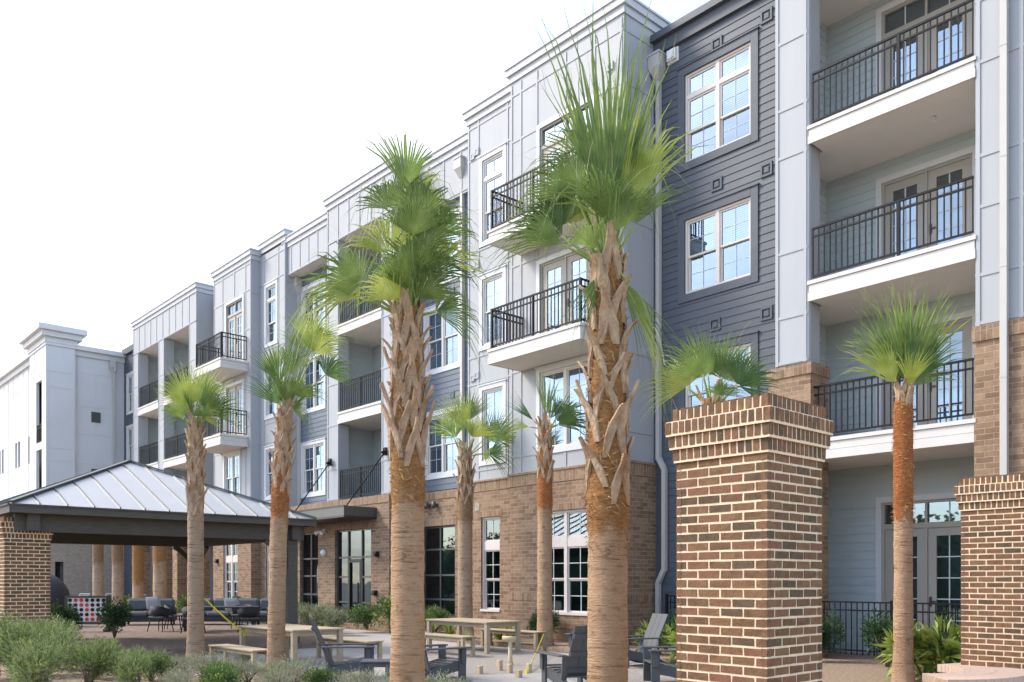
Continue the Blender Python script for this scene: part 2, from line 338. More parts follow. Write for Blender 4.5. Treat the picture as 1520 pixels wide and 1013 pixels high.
def lapwall(mb, mp, a0, a1, z0, z1, holes=(), m=0, pitch=0.185):
    r = z0
    while r < z1 - 1e-4:
        r1 = min(r + pitch, z1)
        nf = lambda z: 0.019 - 0.015 * (z - r) / pitch
        zs = sorted({r, r1, *[h[2] for h in holes if r < h[2] < r1], *[h[3] for h in holes if r < h[3] < r1]})
        for za, zb in zip(zs, zs[1:]):
            zm = (za + zb) / 2
            for p, q in cut(a0, a1, [(h[0], h[1]) for h in holes if h[2] < zm < h[3]]):
                mb.poly([mp(p, nf(za), za), mp(q, nf(za), za), mp(q, nf(zb), zb), mp(p, nf(zb), zb)], m)
                if za == r: mb.poly([mp(p, 0.003, za), mp(q, 0.003, za), mp(q, nf(za), za), mp(p, nf(za), za)], m)
        r = r1
def battens(mb, mp, a0, a1, z0, z1, vx=(), hz=(), holes=(), w=0.06, t=0.02, m=0, grow=0.15):
    hs = [(h[0] - grow, h[1] + grow, h[2] - grow, h[3] + grow) for h in holes]
    for x in vx:
        for p, q in cut(z0, z1, [(h[2], h[3]) for h in hs if h[0] < x < h[1]]): mb.fbox(mp, x - w / 2, x + w / 2, -0.02, t, p, q, m)
    for z in hz:
        sp = [(h[0], h[1]) for h in hs if h[2] < z < h[3]]
        for p, q in cut(a0, a1, sp): mb.fbox(mp, p, q, -0.02, t - 0.004, z - w / 2, z + w / 2, m)

# ------------------------------------------------------------ building elements
BLD = None
def window(mp, a0, a1, z0, z1, cols=2, transom=False, trim='trim', tw=0.13, tn=0.035, glass='glass', blind=None, frame='framew', parent=None, rnd=random.Random(3)):
    f = MB(); g = MB(); bl = MB(); t = MB()
    fr = 0.055
    zt = z1 - 0.56 if transom else z1
    def sash(s0, s1, q0, q1, n, grid=(2, 2)):
        b = 0.045
        f.fbox(mp, s0, s0 + b, n - 0.04, n, q0, q1); f.fbox(mp, s1 - b, s1, n - 0.04, n, q0, q1)
        f.fbox(mp, s0 + b, s1 - b, n - 0.04, n - 0.002, q0, q0 + b); f.fbox(mp, s0 + b, s1 - b, n - 0.04, n - 0.002, q1 - b, q1)
        gx, gz = grid
        for k in range(1, gx):
            x = s0 + b + (s1 - s0 - 2 * b) * k / gx; f.fbox(mp, x - 0.006, x + 0.006, n - 0.034, n - 0.012, q0 + b, q1 - b, 1)
        for k in range(1, gz):
            z = q0 + b + (q1 - q0 - 2 * b) * k / gz; f.fbox(mp, s0 + b, s1 - b, n - 0.032, n - 0.014, z - 0.006, z + 0.006, 1)
        dt = rnd.uniform(-0.004, 0.004)
        g.poly([mp(s0 + b * .7, n - 0.024 + dt, q0 + b * .7), mp(s1 - b * .7, n - 0.024 - dt, q0 + b * .7), mp(s1 - b * .7, n - 0.024 - dt, q1 - b * .7), mp(s0 + b * .7, n - 0.024 + dt, q1 - b * .7)])
    # outer frame
    f.fbox(mp, a0, a0 + fr, -0.15, -0.005, z0, z1); f.fbox(mp, a1 - fr, a1, -0.15, -0.005, z0, z1)
    f.fbox(mp, a0 + fr, a1 - fr, -0.15, -0.007, z0, z0 + fr); f.fbox(mp, a0 + fr, a1 - fr, -0.15, -0.007, z1 - fr, z1)
    if transom: f.fbox(mp, a0 + fr, a1 - fr, -0.15, -0.008, zt - 0.05, zt + 0.05)
    wid = (a1 - a0 - 2 * fr); mul = 0.10
    cw = (wid - mul * (cols - 1)) / cols
    for c in range(cols):
        s0 = a0 + fr + c * (cw + mul); s1 = s0 + cw
        if c: f.fbox(mp, s0 - mul, s0, -0.15, -0.009, z0 + fr, z1 - fr)
        q0 = z0 + fr; q1 = (zt - 0.05) if transom else z1 - fr; zm = (q0 + q1) / 2
        if transom: zm = q0 + (q1 - q0) * 0.46
        sash(s0, s1, zm - 0.02, q1, -0.035); sash(s0, s1, q0, zm + 0.02, -0.075)
        if transom: sash(s0, s1, zt + 0.05, z1 - fr, -0.035, (2, 1))
        if blind:
            drop = blind if isinstance(blind, float) else 1.0
            zb = z1 - fr - (z1 - z0 - 2 * fr) * drop; z = z1 - fr
            while z > zb + 0.01:
                bl.poly([mp(s0, -0.165, z), mp(s1, -0.165, z), mp(s1, -0.135, z - 0.05), mp(s0, -0.135, z - 0.05)]); z -= 0.052
    if trim:
        t.fbox(mp, a0 - tw, a0, -0.02, tn, z0 - tw, z1 + tw); t.fbox(mp, a1, a1 + tw, -0.02, tn, z0 - tw, z1 + tw)
        t.fbox(mp, a0, a1, -0.02, tn + 0.003, z1, z1 + tw); t.fbox(mp, a0, a1, -0.02, tn + 0.003, z0 - tw, z0)
        t.fbox(mp, a0 - tw - 0.03, a1 + tw + 0.03, -0.02, tn + 0.03, z1 + tw, z1 + tw + 0.03)
    o = f.build('window', [frame, 'muntin'], parent or BLD)
    g.build('pane', glass, o)
    if bl.v: bl.build('blind', 'blind', o)
    if t.v: t.build('trim', trim, o)
    return (a0, a1, z0, z1)
def patio_door(mp, a0, a1, z0, z1, transom=0.0, blind=True, parent=None):
    f = MB(); g = MB(); bl = MB(); t = MB(); h = MB()
    tw = 0.12; zt = z1 - transom
    t.fbox(mp, a0 - tw, a0, -0.02, 0.04, z0, z1 + tw); t.fbox(mp, a1, a1 + tw, -0.02, 0.04, z0, z1 + tw); t.fbox(mp, a0, a1, -0.02, 0.042, z1, z1 + tw)
    f.fbox(mp, a0, a0 + 0.05, -0.15, -0.01, z0, z1); f.fbox(mp, a1 - 0.05, a1, -0.15, -0.01, z0, z1); f.fbox(mp, a0 + 0.05, a1 - 0.05, -0.15, -0.012, z1 - 0.05, z1)
    mid = (a0 + a1) / 2
    if transom: f.fbox(mp, a0 + 0.05, a1 - 0.05, -0.15, -0.012, zt - 0.05, zt + 0.06)
    f.fbox(mp, mid - 0.025, mid + 0.025, -0.15, -0.014, z0, z1 - 0.05)
    top = zt - 0.05
    for s0, s1 in ((a0 + 0.05, mid - 0.025), (mid + 0.025, a1 - 0.05)):
        st = 0.17
        f.fbox(mp, s0, s0 + st, -0.09, -0.045, z0, top); f.fbox(mp, s1 - st, s1, -0.09, -0.045, z0, top)
        f.fbox(mp, s0 + st, s1 - st, -0.09, -0.047, z0, z0 + 0.24); f.fbox(mp, s0 + st, s1 - st, -0.09, -0.047, top - 0.17, top)
        gx0, gx1, gz0, gz1 = s0 + st, s1 - st, z0 + 0.24, top - 0.17
        f.fbox(mp, (gx0 + gx1) / 2 - 0.011, (gx0 + gx1) / 2 + 0.011, -0.08, -0.055, gz0, gz1, 1)
        for k in range(1, 5):
            z = gz0 + (gz1 - gz0) * k / 5; f.fbox(mp, gx0, gx1, -0.078, -0.057, z - 0.011, z + 0.011, 1)
        g.poly([mp(gx0, -0.068, gz0), mp(gx1, -0.068, gz0), mp(gx1, -0.068, gz1), mp(gx0, -0.068, gz1)])
        if blind:
            K = 10
            for k in range(K):
                x0 = gx0 - .03 + (gx1 - gx0 + .06) * k / K; x1 = gx0 - .03 + (gx1 - gx0 + .06) * (k + 1) / K
                n0, n1 = (-0.15, -0.17) if k % 2 else (-0.17, -0.15)
                bl.poly([mp(x0, n0, gz0), mp(x1, n1, gz0), mp(x1, n1, gz1 - 0.30), mp(x0, n0, gz1 - 0.30)])
        if transom:
            g.poly([mp(s0, -0.068, zt + 0.06), mp(s1, -0.068, zt + 0.06), mp(s1, -0.068, z1 - 0.05), mp(s0, -0.068, z1 - 0.05)])
            x = (s0 + s1) / 2; f.fbox(mp, x - 0.011, x + 0.011, -0.08, -0.055, zt + 0.06, z1 - 0.05, 1)
    h.fbox(mp, mid + 0.06, mid + 0.10, -0.045, -0.02, z0 + 0.95, z0 + 1.15); h.fbox(mp, mid + 0.065, mid + 0.19, -0.02, 0.0, z0 + 1.04, z0 + 1.065)
    o = f.build('patio_door', ['door', 'muntin'], parent or BLD)
    g.build('pane', 'glass', o); t.build('trim', 'trim', o); h.build('handle', 'bronze', o)
    if bl.v: bl.build('curtain', 'curt', o)
    return (a0, a1, z0, z1)
def railing_mesh(mb, mp, a0, a1, n, z, h=1.07, posts=(), m=0):
    mb.fbox(mp, a0, a1, n - 0.022, n + 0.022, z + h - 0.04, z + h, m)
    mb.fbox(mp, a0, a1, n - 0.016, n + 0.016, z + h - 0.20, z + h - 0.165, m)
    mb.fbox(mp, a0, a1, n - 0.016, n + 0.016, z + 0.06, z + 0.095, m)
    k = max(2, int(round((a1 - a0) / 0.125)))
    for i in range(k + 1):
        x = a0 + 0.012 + (a1 - a0 - 0.024) * i / k; mb.fbox(mp, x - 0.011, x + 0.011, n - 0.011, n + 0.011, z + 0.07, z + h - 0.02, m)
    for x in posts: mb.fbox(mp, x - 0.026, x + 0.026, n - 0.026, n + 0.026, z, z + h, m)
def downspout(x, y, z0, z1, head=True, n=0.0):
    d = MB()
    if head:
        d.box(x - 0.17, x + 0.17, y - 0.27, y + 0.02, z1 - 0.30, z1)
        d.box(x - 0.19, x + 0.19, y - 0.29, y + 0.02, z1, z1 + 0.05)
        a = [d.pt(p) for p in ((x-0.17,y-0.27,z1-0.30),(x+0.17,y-0.27,z1-0.30),(x+0.17,y+0.02,z1-0.30),(x-0.17,y+0.02,z1-0.30))]
        b = [d.pt(p) for p in ((x-0.06,y-0.13,z1-0.58),(x+0.06,y-0.13,z1-0.58),(x+0.06,y-0.01,z1-0.58),(x-0.06,y-0.01,z1-0.58))]
        for k in range(4): d.face([a[k], a[(k + 1) % 4], b[(k + 1) % 4], b[k]])
        top = z1 - 0.57
    else: top = z1
    d.box(x - 0.055, x + 0.055, y - 0.115, y - 0.005, z0, top)
    z = z0 + 1.2
    while z < top - 0.3:
        d.box(x - 0.06, x + 0.06, y - 0.12, y, z, z + 0.03); z += 1.9
    return d.build('downspout', 'down', BLD)

# ------------------------------------------------------------ ground (setting)
GZ = -0.18
g = MB(); g.box(-700, 700, -500, 700, -0.60, -0.24); o = g.build('ground', 'soil', kind='structure')
g = MB(); g.prism([(-34, 7.2), (-14.0, 7.9), (-12.4, 7.1), (-9.5, 7.5), (-6.2, 9.0), (-5.0, 11.2), (-8.2, 13.0), (-11.6, 14.3), (-18.6, 14.8), (-21.5, 14.9), (-24.2, 16.2), (-30.9, 16.2), (-45, 14.5)], -0.235, GZ)
g.build('patio', 'conc', kind='structure')
g = MB(); g.prism([(-13.4, 9.2), (-9.6, 8.2), (-7.4, 9.7), (-7.2, 11.0), (-9.4, 12.5), (-12.8, 13.6), (-16.4, 13.9), (-17.4, 12.0), (-14.2, 10.9)], GZ - .02, GZ + 0.006)
g.build('gravel_area', 'gravel', kind='structure')
g = MB(); g.prism([(-26.6, 3.5), (-19.6, 3.5), (-19.6, 11.2), (-23.0, 13.0), (-34.5, 14.0), (-44, 14.0), (-44, 7.0), (-30, 5.0)], -0.236, -0.02)
g.build('terrace', 'paver', kind='structure')
g = MB(); g.prism([(-60, -3), (-19.55, -3), (-19.55, 6.9), (-17.2, 7.7), (-14.1, 7.75), (-12.6, 6.95), (-9.5, 7.35), (-6.1, 8.8), (-4.8, 11.0), (-3.0, 10.0), (10, 8), (10, -3), (-10, -8), (-60, -8)], -0.232, -0.13)
g.build('planting_bed', 'mulch', kind='structure')
g = MB(); g.prism([(-24.1, 16.3), (-21.5, 14.95), (-18.6, 14.85), (-11.6, 14.35), (-8.1, 13.05), (-4.9, 11.25), (6, 12), (6, 24), (-24.1, 24)], -0.233, -0.07)
g.build('facade_planting_bed', 'mulch', kind='structure')
g = MB(); g.prism([(-62, 14.1), (-34, 14.1), (-31.0, 16.3), (-31, 24), (-62, 24)], -0.233, -0.07)
g.build('facade_planting_bed', 'mulch', kind='structure')

# ------------------------------------------------------------ the apartment building
BLD = thing('apartment_building', 'long four storey grey and charcoal apartment building with tan brick ground floor', 'building', (-29, 16.4, 0))
FL = {2: 4.42, 3: 7.66, 4: 10.82}
YF, YS, YD, YB = 16.4, 16.8, 17.45, 18.3      # front planes, set-back panels, recessed siding, balcony back wall
wr = random.Random(5)
def cornice(x0, x1, y0, z, m='corn', h=0.42, out=0.10, deep=2.4):
    c = MB(); c.box(x0 - out * .4, x1 + out * .4, y0 - out * .4, y0 + deep, z - h, z - h * .55)
    c.box(x0 - out, x1 + out, y0 - out, y0 + deep + .003, z - h * .55, z - 0.05)
    c.box(x0 - out - .035, x1 + out + .035, y0 - out - .035, y0 + deep + .006, z - 0.05, z)
    return c.build('cornice', m, BLD)
def core(x0, x1, y0, z1=15.0, z0=-0.2):
    c = MB(); c.box(x0 + .06, x1 - .06, y0, 27, z0, z1); return c.build('inner_wall', 'inter', BLD)
def vent(mp, a, z, s=0.30, m='dark'):
    c = MB(); b = 0.05
    c.fbox(mp, a - s/2, a - s/2 + b, 0, 0.045, z - s/2, z + s/2); c.fbox(mp, a + s/2 - b, a + s/2, 0, 0.045, z - s/2, z + s/2)
    c.fbox(mp, a - s/2 + b, a + s/2 - b, 0, 0.043, z - s/2, z - s/2 + b); c.fbox(mp, a - s/2 + b, a + s/2 - b, 0, 0.043, z + s/2 - b, z + s/2)
    c.fbox(mp, a - s*.2, a + s*.2, -0.02, 0.035, z - s*.2, z + s*.2); return c.build('vent_cover', m, BLD)
def balcony(mp, a0, a1, n1, zb, zt, back_n, posts=(), returns=True, rail=True, inset=0.0, ext=(.38, .38)):
    s = MB()
    s.fbox(mp, a0 + .03, a1 - .03, back_n, n1 - .03, zb, zt - .02, 1)
    if not returns: s.fbox(mp, a0 - ext[0], a0 + .03, back_n, -.50, zb, zt - .02, 1); s.fbox(mp, a1 - .03, a1 + ext[1], back_n, -.50, zb, zt - .02, 1)
    h = zt - zb
    for u0, u1, e in ((0, .42, .018), (.425, .80, .0), (.80, 1.0, .03)):
        s.fbox(mp, a0 - e, a1 + e, n1 - .03, n1 + e, zb - .012 + h * u0, zb - .012 + h * u1 - .008, 0)
        if returns:
            s.fbox(mp, a0 - e, a0 + .03, back_n, n1 - .03, zb - .012 + h * u0, zb - .012 + h * u1 - .008, 0)
            s.fbox(mp, a1 - .03, a1 + e, back_n, n1 - .03, zb - .012 + h * u0, zb - .012 + h * u1 - .008, 0)
    o = s.build('balcony', ['fascia', 'soffit'], BLD)
    if rail:
        r = MB(); railing_mesh(r, mp, a0 + .04, a1 - .04, n1 - .07 - inset, zt, posts=posts)
        if returns:
            for x in (a0 + .06, a1 - .06):
                mp2 = (lambda a, n, z, x=x: mp(x + n, a, z)); railing_mesh(r, mp2, max(back_n, 0.0) + .02, n1 - .10, 0, zt)
            for x in (a0 + .06, a1 - .06): r.fbox(mp, x - .03, x + .03, n1 - .10, n1 - .04, zt, zt + 1.07)
        r.build('railing', 'rail', o)
    return o

# --- right section: inset balconies between a panelled pier and the far right wall
mp = front(YB)
doors = [(-8.48, -6.65, 0.03, 3.17), (-8.48, -6.65, FL[2] + .02, FL[2] + 2.32), (-8.48, -6.65, FL[3] + .02, FL[3] + 2.32), (-8.48, -6.65, FL[4] + .02, FL[4] + 2.80)]
w = MB(); lapwall(w, mp, -9.75, -5.5, -0.25, 14.2, doors); lapwall(w, side(-9.75), 16.80, YB, -0.25, 14.2); lapwall(w, sideL(-5.55), 16.4, YB, -0.25, 14.2)
w.build('siding_wall', 'pale', BLD)
for i, d in enumerate(doors): patio_door(mp, *d, transom=0.52 if i in (0, 3) else 0.0, blind=i > 0)
core(-9.74, -2, YB + .45)
m2 = front(YF)
for k, z0 in ((2, 3.97), (3, 7.22), (4, 10.43)):
    balcony(m2, -9.10, -5.93, 0.02, z0, FL[k] - .02, -1.9, posts=(-7.30,), returns=False, ext=(.64, .37))
w = MB(); w.box(-9.75, -5.5, 16.42, YB, 13.92, 14.05, 0); w.build('soffit', 'soffit', BLD)
pw = MB(); flatwall(pw, m2, -9.88, -9.12, 6.0, 15.4); flatwall(pw, side(-9.12), YF, 16.85, 6.0, 15.4); flatwall(pw, sideL(-9.88), YF, YD, 6.0, 15.4)
battens(pw, m2, -9.86, -9.14, 6, 15.4, (-9.83, -9.19), (14.3, 12.75, 11.35, 10.35, 8.35, 7.0, 6.05)); battens(pw, side(-9.12), YF, 16.85, 6, 15.4, (16.46,))
flatwall(pw, m2, -9.12, -5.92, 13.92, 15.4); battens(pw, m2, -9.12, -5.92, 13.9, 15.4, (-8.5, -7.7, -6.9, -6.1), (14.0,))
flatwall(pw, m2, -5.92, -1.0, 6.0, 15.4); flatwall(pw, sideL(-5.92), YF, YB, 6.0, 15.4)
battens(pw, m2, -5.92, -1.0, 6, 15.4, (-5.87, -5.18, -4.6, -3.2), (13.0, 11.75, 10.65, 9.0, 8.1, 6.9, 6.05))
pw.build('panel_wall', 'panel', BLD)
cornice(-9.88, -1, YF, 15.75)
bk = MB(); bk.box(-9.98, -9.02, 16.30, 17.02, -0.2, 5.72); bk.build('brick_wall', 'brickb', BLD); bk = MB(); bk.box(-5.93, -1, 16.36, 17.0, -0.2, 5.72); bk.build('brick_wall', 'brickb', BLD)
bk = MB(); bk.box(-10.01, -8.99, 16.27, 17.05, 5.72, 5.95); bk.build('brick_coping', 'soldb', BLD); bk = MB(); bk.box(-5.96, -1, 16.33, 17.0, 5.72, 5.98); bk.build('brick_coping', 'soldb', BLD)
downspout(-5.42, 16.36, 0, 15.2, head=False); 
s = MB(); s.tube([(-6.95, 17.2, 10.42), (-6.95, 17.2, 10.36)], [.03, .045], 8); s.tube([(-6.95, 17.2, 10.36), (-6.95, 17.2, 10.33)], [.02, .05], 8); s.build('sprinkler_head', 'white', BLD)

# --- charcoal recess with paired windows
mp = front(YD)
hs = [(-12.98, -11.12, 11.74, 13.90), (-12.98, -11.12, 8.52, 10.34), (-12.98, -11.12, 5.15, 6.98)]
w = MB(); lapwall(w, mp, -13.92, -9.75, -0.25, 15.1, hs); w.build('siding_wall', 'dark', BLD)
window(mp, *hs[0], transom=True, trim='dark', tw=.19, tn=.045, frame='frame', blind=0.62); window(mp, *hs[1], trim='dark', tw=.19, tn=.045, frame='frame', blind=0.5); window(mp, *hs[2], trim='dark', tw=.19, tn=.045, frame='frame', blind=1.0)
core(-13.95, -9.75, YD + .5)
c = MB(); c.box(-13.9, -9.9, YD - .10, YD + .6, 14.75, 15.05); c.box(-13.9, -9.9, YD - .22, YD + 2, 15.05, 15.22); c.build('cornice', 'dark', BLD)
for a, z in ((-12.05, 14.25), (-10.72, 14.28), (-12.05, 10.92), (-10.72, 10.8), (-12.1, 7.6), (-10.72, 7.55)): vent(mp, a, z)
for a, z in ((-10.15, 14.2), (-10.15, 10.76), (-10.15, 7.5)): vent(mp, a, z)
c = MB(); c.fbox(mp, -13.48, -13.16, 0, .05, 14.36, 14.70); c.fbox(mp, -13.45, -13.19, .05, .13, 14.40, 14.66); c.fbox(mp, -13.42, -13.22, .10, .16, 14.43, 14.55)
c.build('floodlight', 'white', BLD)
downspout(-13.74, YD - .02, 4.55, 14.65)
d = MB(); d.bar((-13.74, YD - .08, 4.6), (-13.55, YD - .10, 4.3), .11); d.box(-13.60, -13.49, YD - .15, YD - .04, 1.75, 4.32); d.bar((-13.545, YD - .10, 1.8), (-13.74, YD - .10, 1.45), .11); d.box(-13.795, -13.685, YD - .15, YD - .04, 0, 1.47); d.build('downspout_elbow', 'down', BLD)

# --- main light bay: taller right part with hung balconies, set-back left part
YR = YF - .15; mp = front(YR); ms = side(-13.92); YL = YF - .02; ml = front(YL)
dr = [(-16.86, -15.0, FL[3] + .06, FL[3] + 2.36), (-16.86, -15.0, FL[4] + .06, FL[4] + 2.85)]
wn = [(-16.86, -15.0, 5.02, 7.10)]
w = MB(); flatwall(w, mp, -18.05, -13.92, 4.42, 15.45, dr + wn); flatwall(w, ms, YR, YD, 4.42, 15.45); flatwall(w, sideL(-18.05), YR, YL, 4.42, 15.3)
battens(w, mp, -18.05, -13.92, 4.42, 15.3, (-18.0, -17.62, -16.98, -15.9, -14.88, -14.0), (15.0, 13.72, 11.4, 10.25, 8.15, 7.3, 4.95, 4.47), dr + wn)
battens(w, ms, YR, YD, 4.42, 15.3, (16.35, 17.38), (15.0, 13.72, 11.7, 10.4, 8.4, 7.15, 5.2))
w.build('panel_wall', 'panel', BLD)
for i, d in enumerate(dr): patio_door(mp, *d, transom=0.52 if i else 0)
window(mp, *wn[0], blind=1.0)
wl = [(-19.42, -18.5, 11.38, 13.76), (-19.42, -18.5, 8.36, 10.30), (-19.42, -18.5, 5.0, 7.06)]
w = MB(); flatwall(w, ml, -20.1, -18.05, 4.42, 15.2, wl); flatwall(w, sideL(-20.1), YL, YD, 4.42, 15.2)
battens(w, ml, -20.1, -18.05, 4.42, 15.2, (-20.05, -19.6, -18.32, -18.1), (14.9, 11.2, 13.95, 10.55, 8.1, 7.3, 4.75, 4.47), wl); w.build('panel_wall', 'panel', BLD)
window(ml, *wl[0], cols=1, transom=True, blind=0.45); window(ml, *wl[1], cols=1, blind=0.5); window(ml, *wl[2], cols=1, blind=1.0)
core(-20.1, -13.92, YF + .75)
cornice(-18.05, -13.92, YR, 15.80); cornice(-20.1, -18.0, YL, 15.46)
for k, z0 in ((3, 7.28), (4, 10.48)): balcony(mp, -17.6, -14.25, 1.2, z0, FL[k] + .02, 0.0, posts=(-15.95,))
for a, z in ((-19.86, 14.05), (-19.66, 14.12), (-19.86, 10.75), (-19.66, 10.8), (-19.86, 7.5), (-19.66, 7.55)): vent(ml, a, z, .19, 'panel')
vent(mp, -14.35, 14.25, .2, 'panel')
# brick ground floor of this bay
gw = (-16.92, -14.95, 0.62, 3.36); gl = (-19.45, -18.62, 0.62, 3.36)
b = MB(); flatwall(b, front(YR - .04), -18.05, -13.88, -.25, 4.12, [gw]); flatwall(b, side(-13.88), YR - .04, YD, -.25, 4.12)
flatwall(b, front(YL - .04), -20.14, -18.05, -.25, 4.12, [gl]); flatwall(b, sideL(-20.14), YL - .04, YD, -.25, 4.12); flatwall(b, sideL(-18.05), YR - .04, YL, -.25, 4.4); b.build('brick_wall', 'brickb', BLD)
b = MB(); b.box(-18.07, -13.86, YR - .06, YD, 4.12, 4.42); b.build('brick_soldier_course', 'soldb', BLD); b = MB(); b.box(-20.16, -18.07, YL - .06, YD, 4.12, 4.39); b.build('brick_soldier_course', 'soldb', BLD); b = MB()
b.fbox(front(YR - .04), gw[0] - .1, gw[1] + .1, -.15, .012, 3.36, 3.58); b.build('brick_lintel', 'soldb', BLD); b = MB(); b.fbox(front(YL - .04), gl[0] - .1, gl[1] + .1, -.15, .012, 3.36, 3.58); b.build('brick_lintel', 'soldb', BLD); b = MB()
b.fbox(front(YR - .04), -18.06, gw[0], -.25, .012, .98, 1.2); b.fbox(front(YR - .04), gw[1], -13.87, -.25, .012, .98, 1.2); b.fbox(side(-13.88), YR, YD - .05, -.25, .012, .98, 1.2)
b.build('brick_soldier_course', 'soldb', BLD)
b = MB(); b.box(-18.10, -13.83, YR - .09, YD, 4.42, 4.47); b.box(-20.19, -18.10, YL - .09, YD, 4.39, 4.44); b.build('brick_sill', 'soldb', BLD)
def ground_window(mp, h, cols):
    f = MB(); gl_ = MB()
    a0, a1, z0, z1 = h; fr = .06; z2 = z0 + 1.78; z3 = z2 + .26
    f.fbox(mp, a0, a0 + fr, -.17, -.06, z0, z1); f.fbox(mp, a1 - fr, a1, -.17, -.06, z0, z1); f.fbox(mp, a0 + fr, a1 - fr, -.17, -.062, z1 - fr, z1)
    f.fbox(mp, a0 - .02, a1 + .02, -.17, .03, z0, z0 + .07); f.fbox(mp, a0 + fr, a1 - fr, -.17, -.075, z2, z3)
    wid = (a1 - a0 - 2 * fr - .1 * (cols - 1)) / cols
    for c in range(cols):
        s0 = a0 + fr + c * (wid + .1); s1 = s0 + wid
        if c: f.fbox(mp, s0 - .1, s0, -.17, -.064, z0 + .07, z1 - fr)
        zm = (z0 + .07 + z2) / 2
        for q0, q1, n, gg in ((z0 + .07, zm, -.13, 2), (zm, z2, -.10, 2), (z3, z1 - fr, -.10, 1)):
            b_ = .04
            f.fbox(mp, s0, s0 + b_, n - .03, n, q0, q1); f.fbox(mp, s1 - b_, s1, n - .03, n, q0, q1); f.fbox(mp, s0 + b_, s1 - b_, n - .03, n - .002, q0, q0 + b_); f.fbox(mp, s0 + b_, s1 - b_, n - .03, n - .002, q1 - b_, q1)
            x = (s0 + s1) / 2; f.fbox(mp, x - .01, x + .01, n - .028, n - .008, q0 + b_, q1 - b_, 1)
            if gg == 2: f.fbox(mp, s0 + b_, s1 - b_, n - .026, n - .01, (q0 + q1) / 2 - .01, (q0 + q1) / 2 + .01, 1)
            gl_.poly([mp(s0 + .03, n - .02, q0 + .03), mp(s1 - .03, n - .02, q0 + .03), mp(s1 - .03, n - .02, q1 - .03), mp(s0 + .03, n - .02, q1 - .03)])
    o = f.build('window', ['frame', 'muntin'], BLD); gl_.build('pane', 'glassd', o)
ground_window(front(YR - .04), gw, 2); ground_window(front(YL - .04), gl, 1)

# --- slate recess between bay and balcony frame, under a shared light band
mp = front(YD)
hs = [(-23.62, -21.88, 11.38, 13.3), (-23.62, -21.88, 8.5, 10.50), (-23.62, -21.88, 5.02, 6.98)]
w = MB(); lapwall(w, mp, -24.4, -20.1, 4.5, 14.1, hs); w.build('siding_wall', 'mid', BLD)
for h, q in zip(hs, (0.5, 1.0, 0.55)): window(mp, *h, blind=q)
core(-24.4, -20.1, YD + .5); 
for a, z in ((-22.2, 7.55), (-22.2, 10.9), (-23.2, 10.9)): vent(mp, a, z, .22, 'mid')
downspout(-21.60, YD - .02, 4.4, 14.9)
YG = YF + .08
w = MB(); w.box(-32.5, -28.4, YF + .52, YD, 13.9, 14.0); w.build('soffit', 'soffit', BLD)
w = MB(); mq = front(YD - .12); flatwall(w, mq, -24.0, -20.1, 13.85, 15.2); battens(w, mq, -24.0, -20.1, 13.85, 15.2, (-23.4, -22.5, -21.6), (13.9,)); w.box(-24.0, -20.1, YD - .118, YD, 13.80, 13.85); w.build('panel_wall', 'panel', BLD)
cornice(-24.0, -20.1, YD - .12, 15.6)
w = MB(); flatwall(w, mp := front(YG), -28.45, -24.05, 13.88, 15.2); flatwall(w, side(-24.05), YG, YD, 13.88, 15.2); battens(w, mp, -28.45, -24.05, 13.9, 15.2, [-28.4 + .72 * i for i in range(7)], (13.93,))
# --- balcony frame: two panelled piers with three inset balconies
for a0, a1 in ((-28.45, -27.64), (-24.85, -24.05)):
    flatwall(w, mp, a0, a1, 4.42, 13.9); flatwall(w, side(a1), YG, YD if a1 > -25 else 16.9, 4.42, 13.9); flatwall(w, sideL(a0), YG, YD if a0 < -28 else 16.9, 4.42, 13.9)
    battens(w, mp, a0, a1, 4.42, 13.9, (a0 + .05, a1 - .05), (4.5, 5.6, 7.2, 8.7, 10.45, 12.0, 13.4))
w.build('panel_wall', 'panel', BLD)
cornice(-28.45, -24.05, YG, 15.6)
dd = [(-26.9, -25.1, FL[k] + .02, FL[k] + 2.3) for k in (2, 3, 4)]
w = MB(); lapwall(w, front(YB), -28.2, -24.2, 4.4, 14.0, dd); lapwall(w, side(-28.2), 16.9, YB, 4.4, 14.0); lapwall(w, sideL(-24.2), 16.9, YB, 4.4, 14.0); w.build('siding_wall', 'pale', BLD)
for d in dd: patio_door(front(YB), *d)
core(-28.4, -24.4, YB + .45)
for k, z0 in ((3, 7.22), (4, 10.43)): balcony(mp, -27.64, -24.85, 0.02, z0, FL[k] - .02, -1.9, posts=(-26.25,), returns=False, ext=(.55, .64))
r = MB(); railing_mesh(r, mp, -27.62, -24.87, -.05, 4.47, posts=(-26.25,)); r.build('railing', 'rail', BLD)
w = MB(); w.box(-28.2, -24.2, YG + .02, YB, 13.9, 14.02); w.build('soffit', 'soffit', BLD)

# --- second slate recess
mp = front(YD)
hs = [(-32.05, -30.35, 11.38, 13.3), (-32.05, -30.35, 8.42, 10.44), (-32.05, -30.35, 5.02, 6.98)]
w = MB(); lapwall(w, mp, -32.6, -28.45, 4.5, 14.1, hs); w.build('siding_wall', 'mid', BLD)
for h, q in zip(hs, (0.5, 0.9, 0.3)): window(mp, *h, blind=q)
core(-32.6, -28.4, YD + .5); vent(mp, -29.6, 7.7, .3, 'mid'); downspout(-32.25, YD - .02, 4.1, 13.8)
w = MB(); flatwall(w, front(YF + .5), -32.6, -28.45, 13.9, 15.1); battens(w, front(YF + .5), -32.6, -28.45, 13.9, 15.1, [-32 + .7 * i for i in range(5)], (13.95,)); w.build('panel_wall', 'panel', BLD)
cornice(-32.6, -28.5, YF + .5, 15.45)

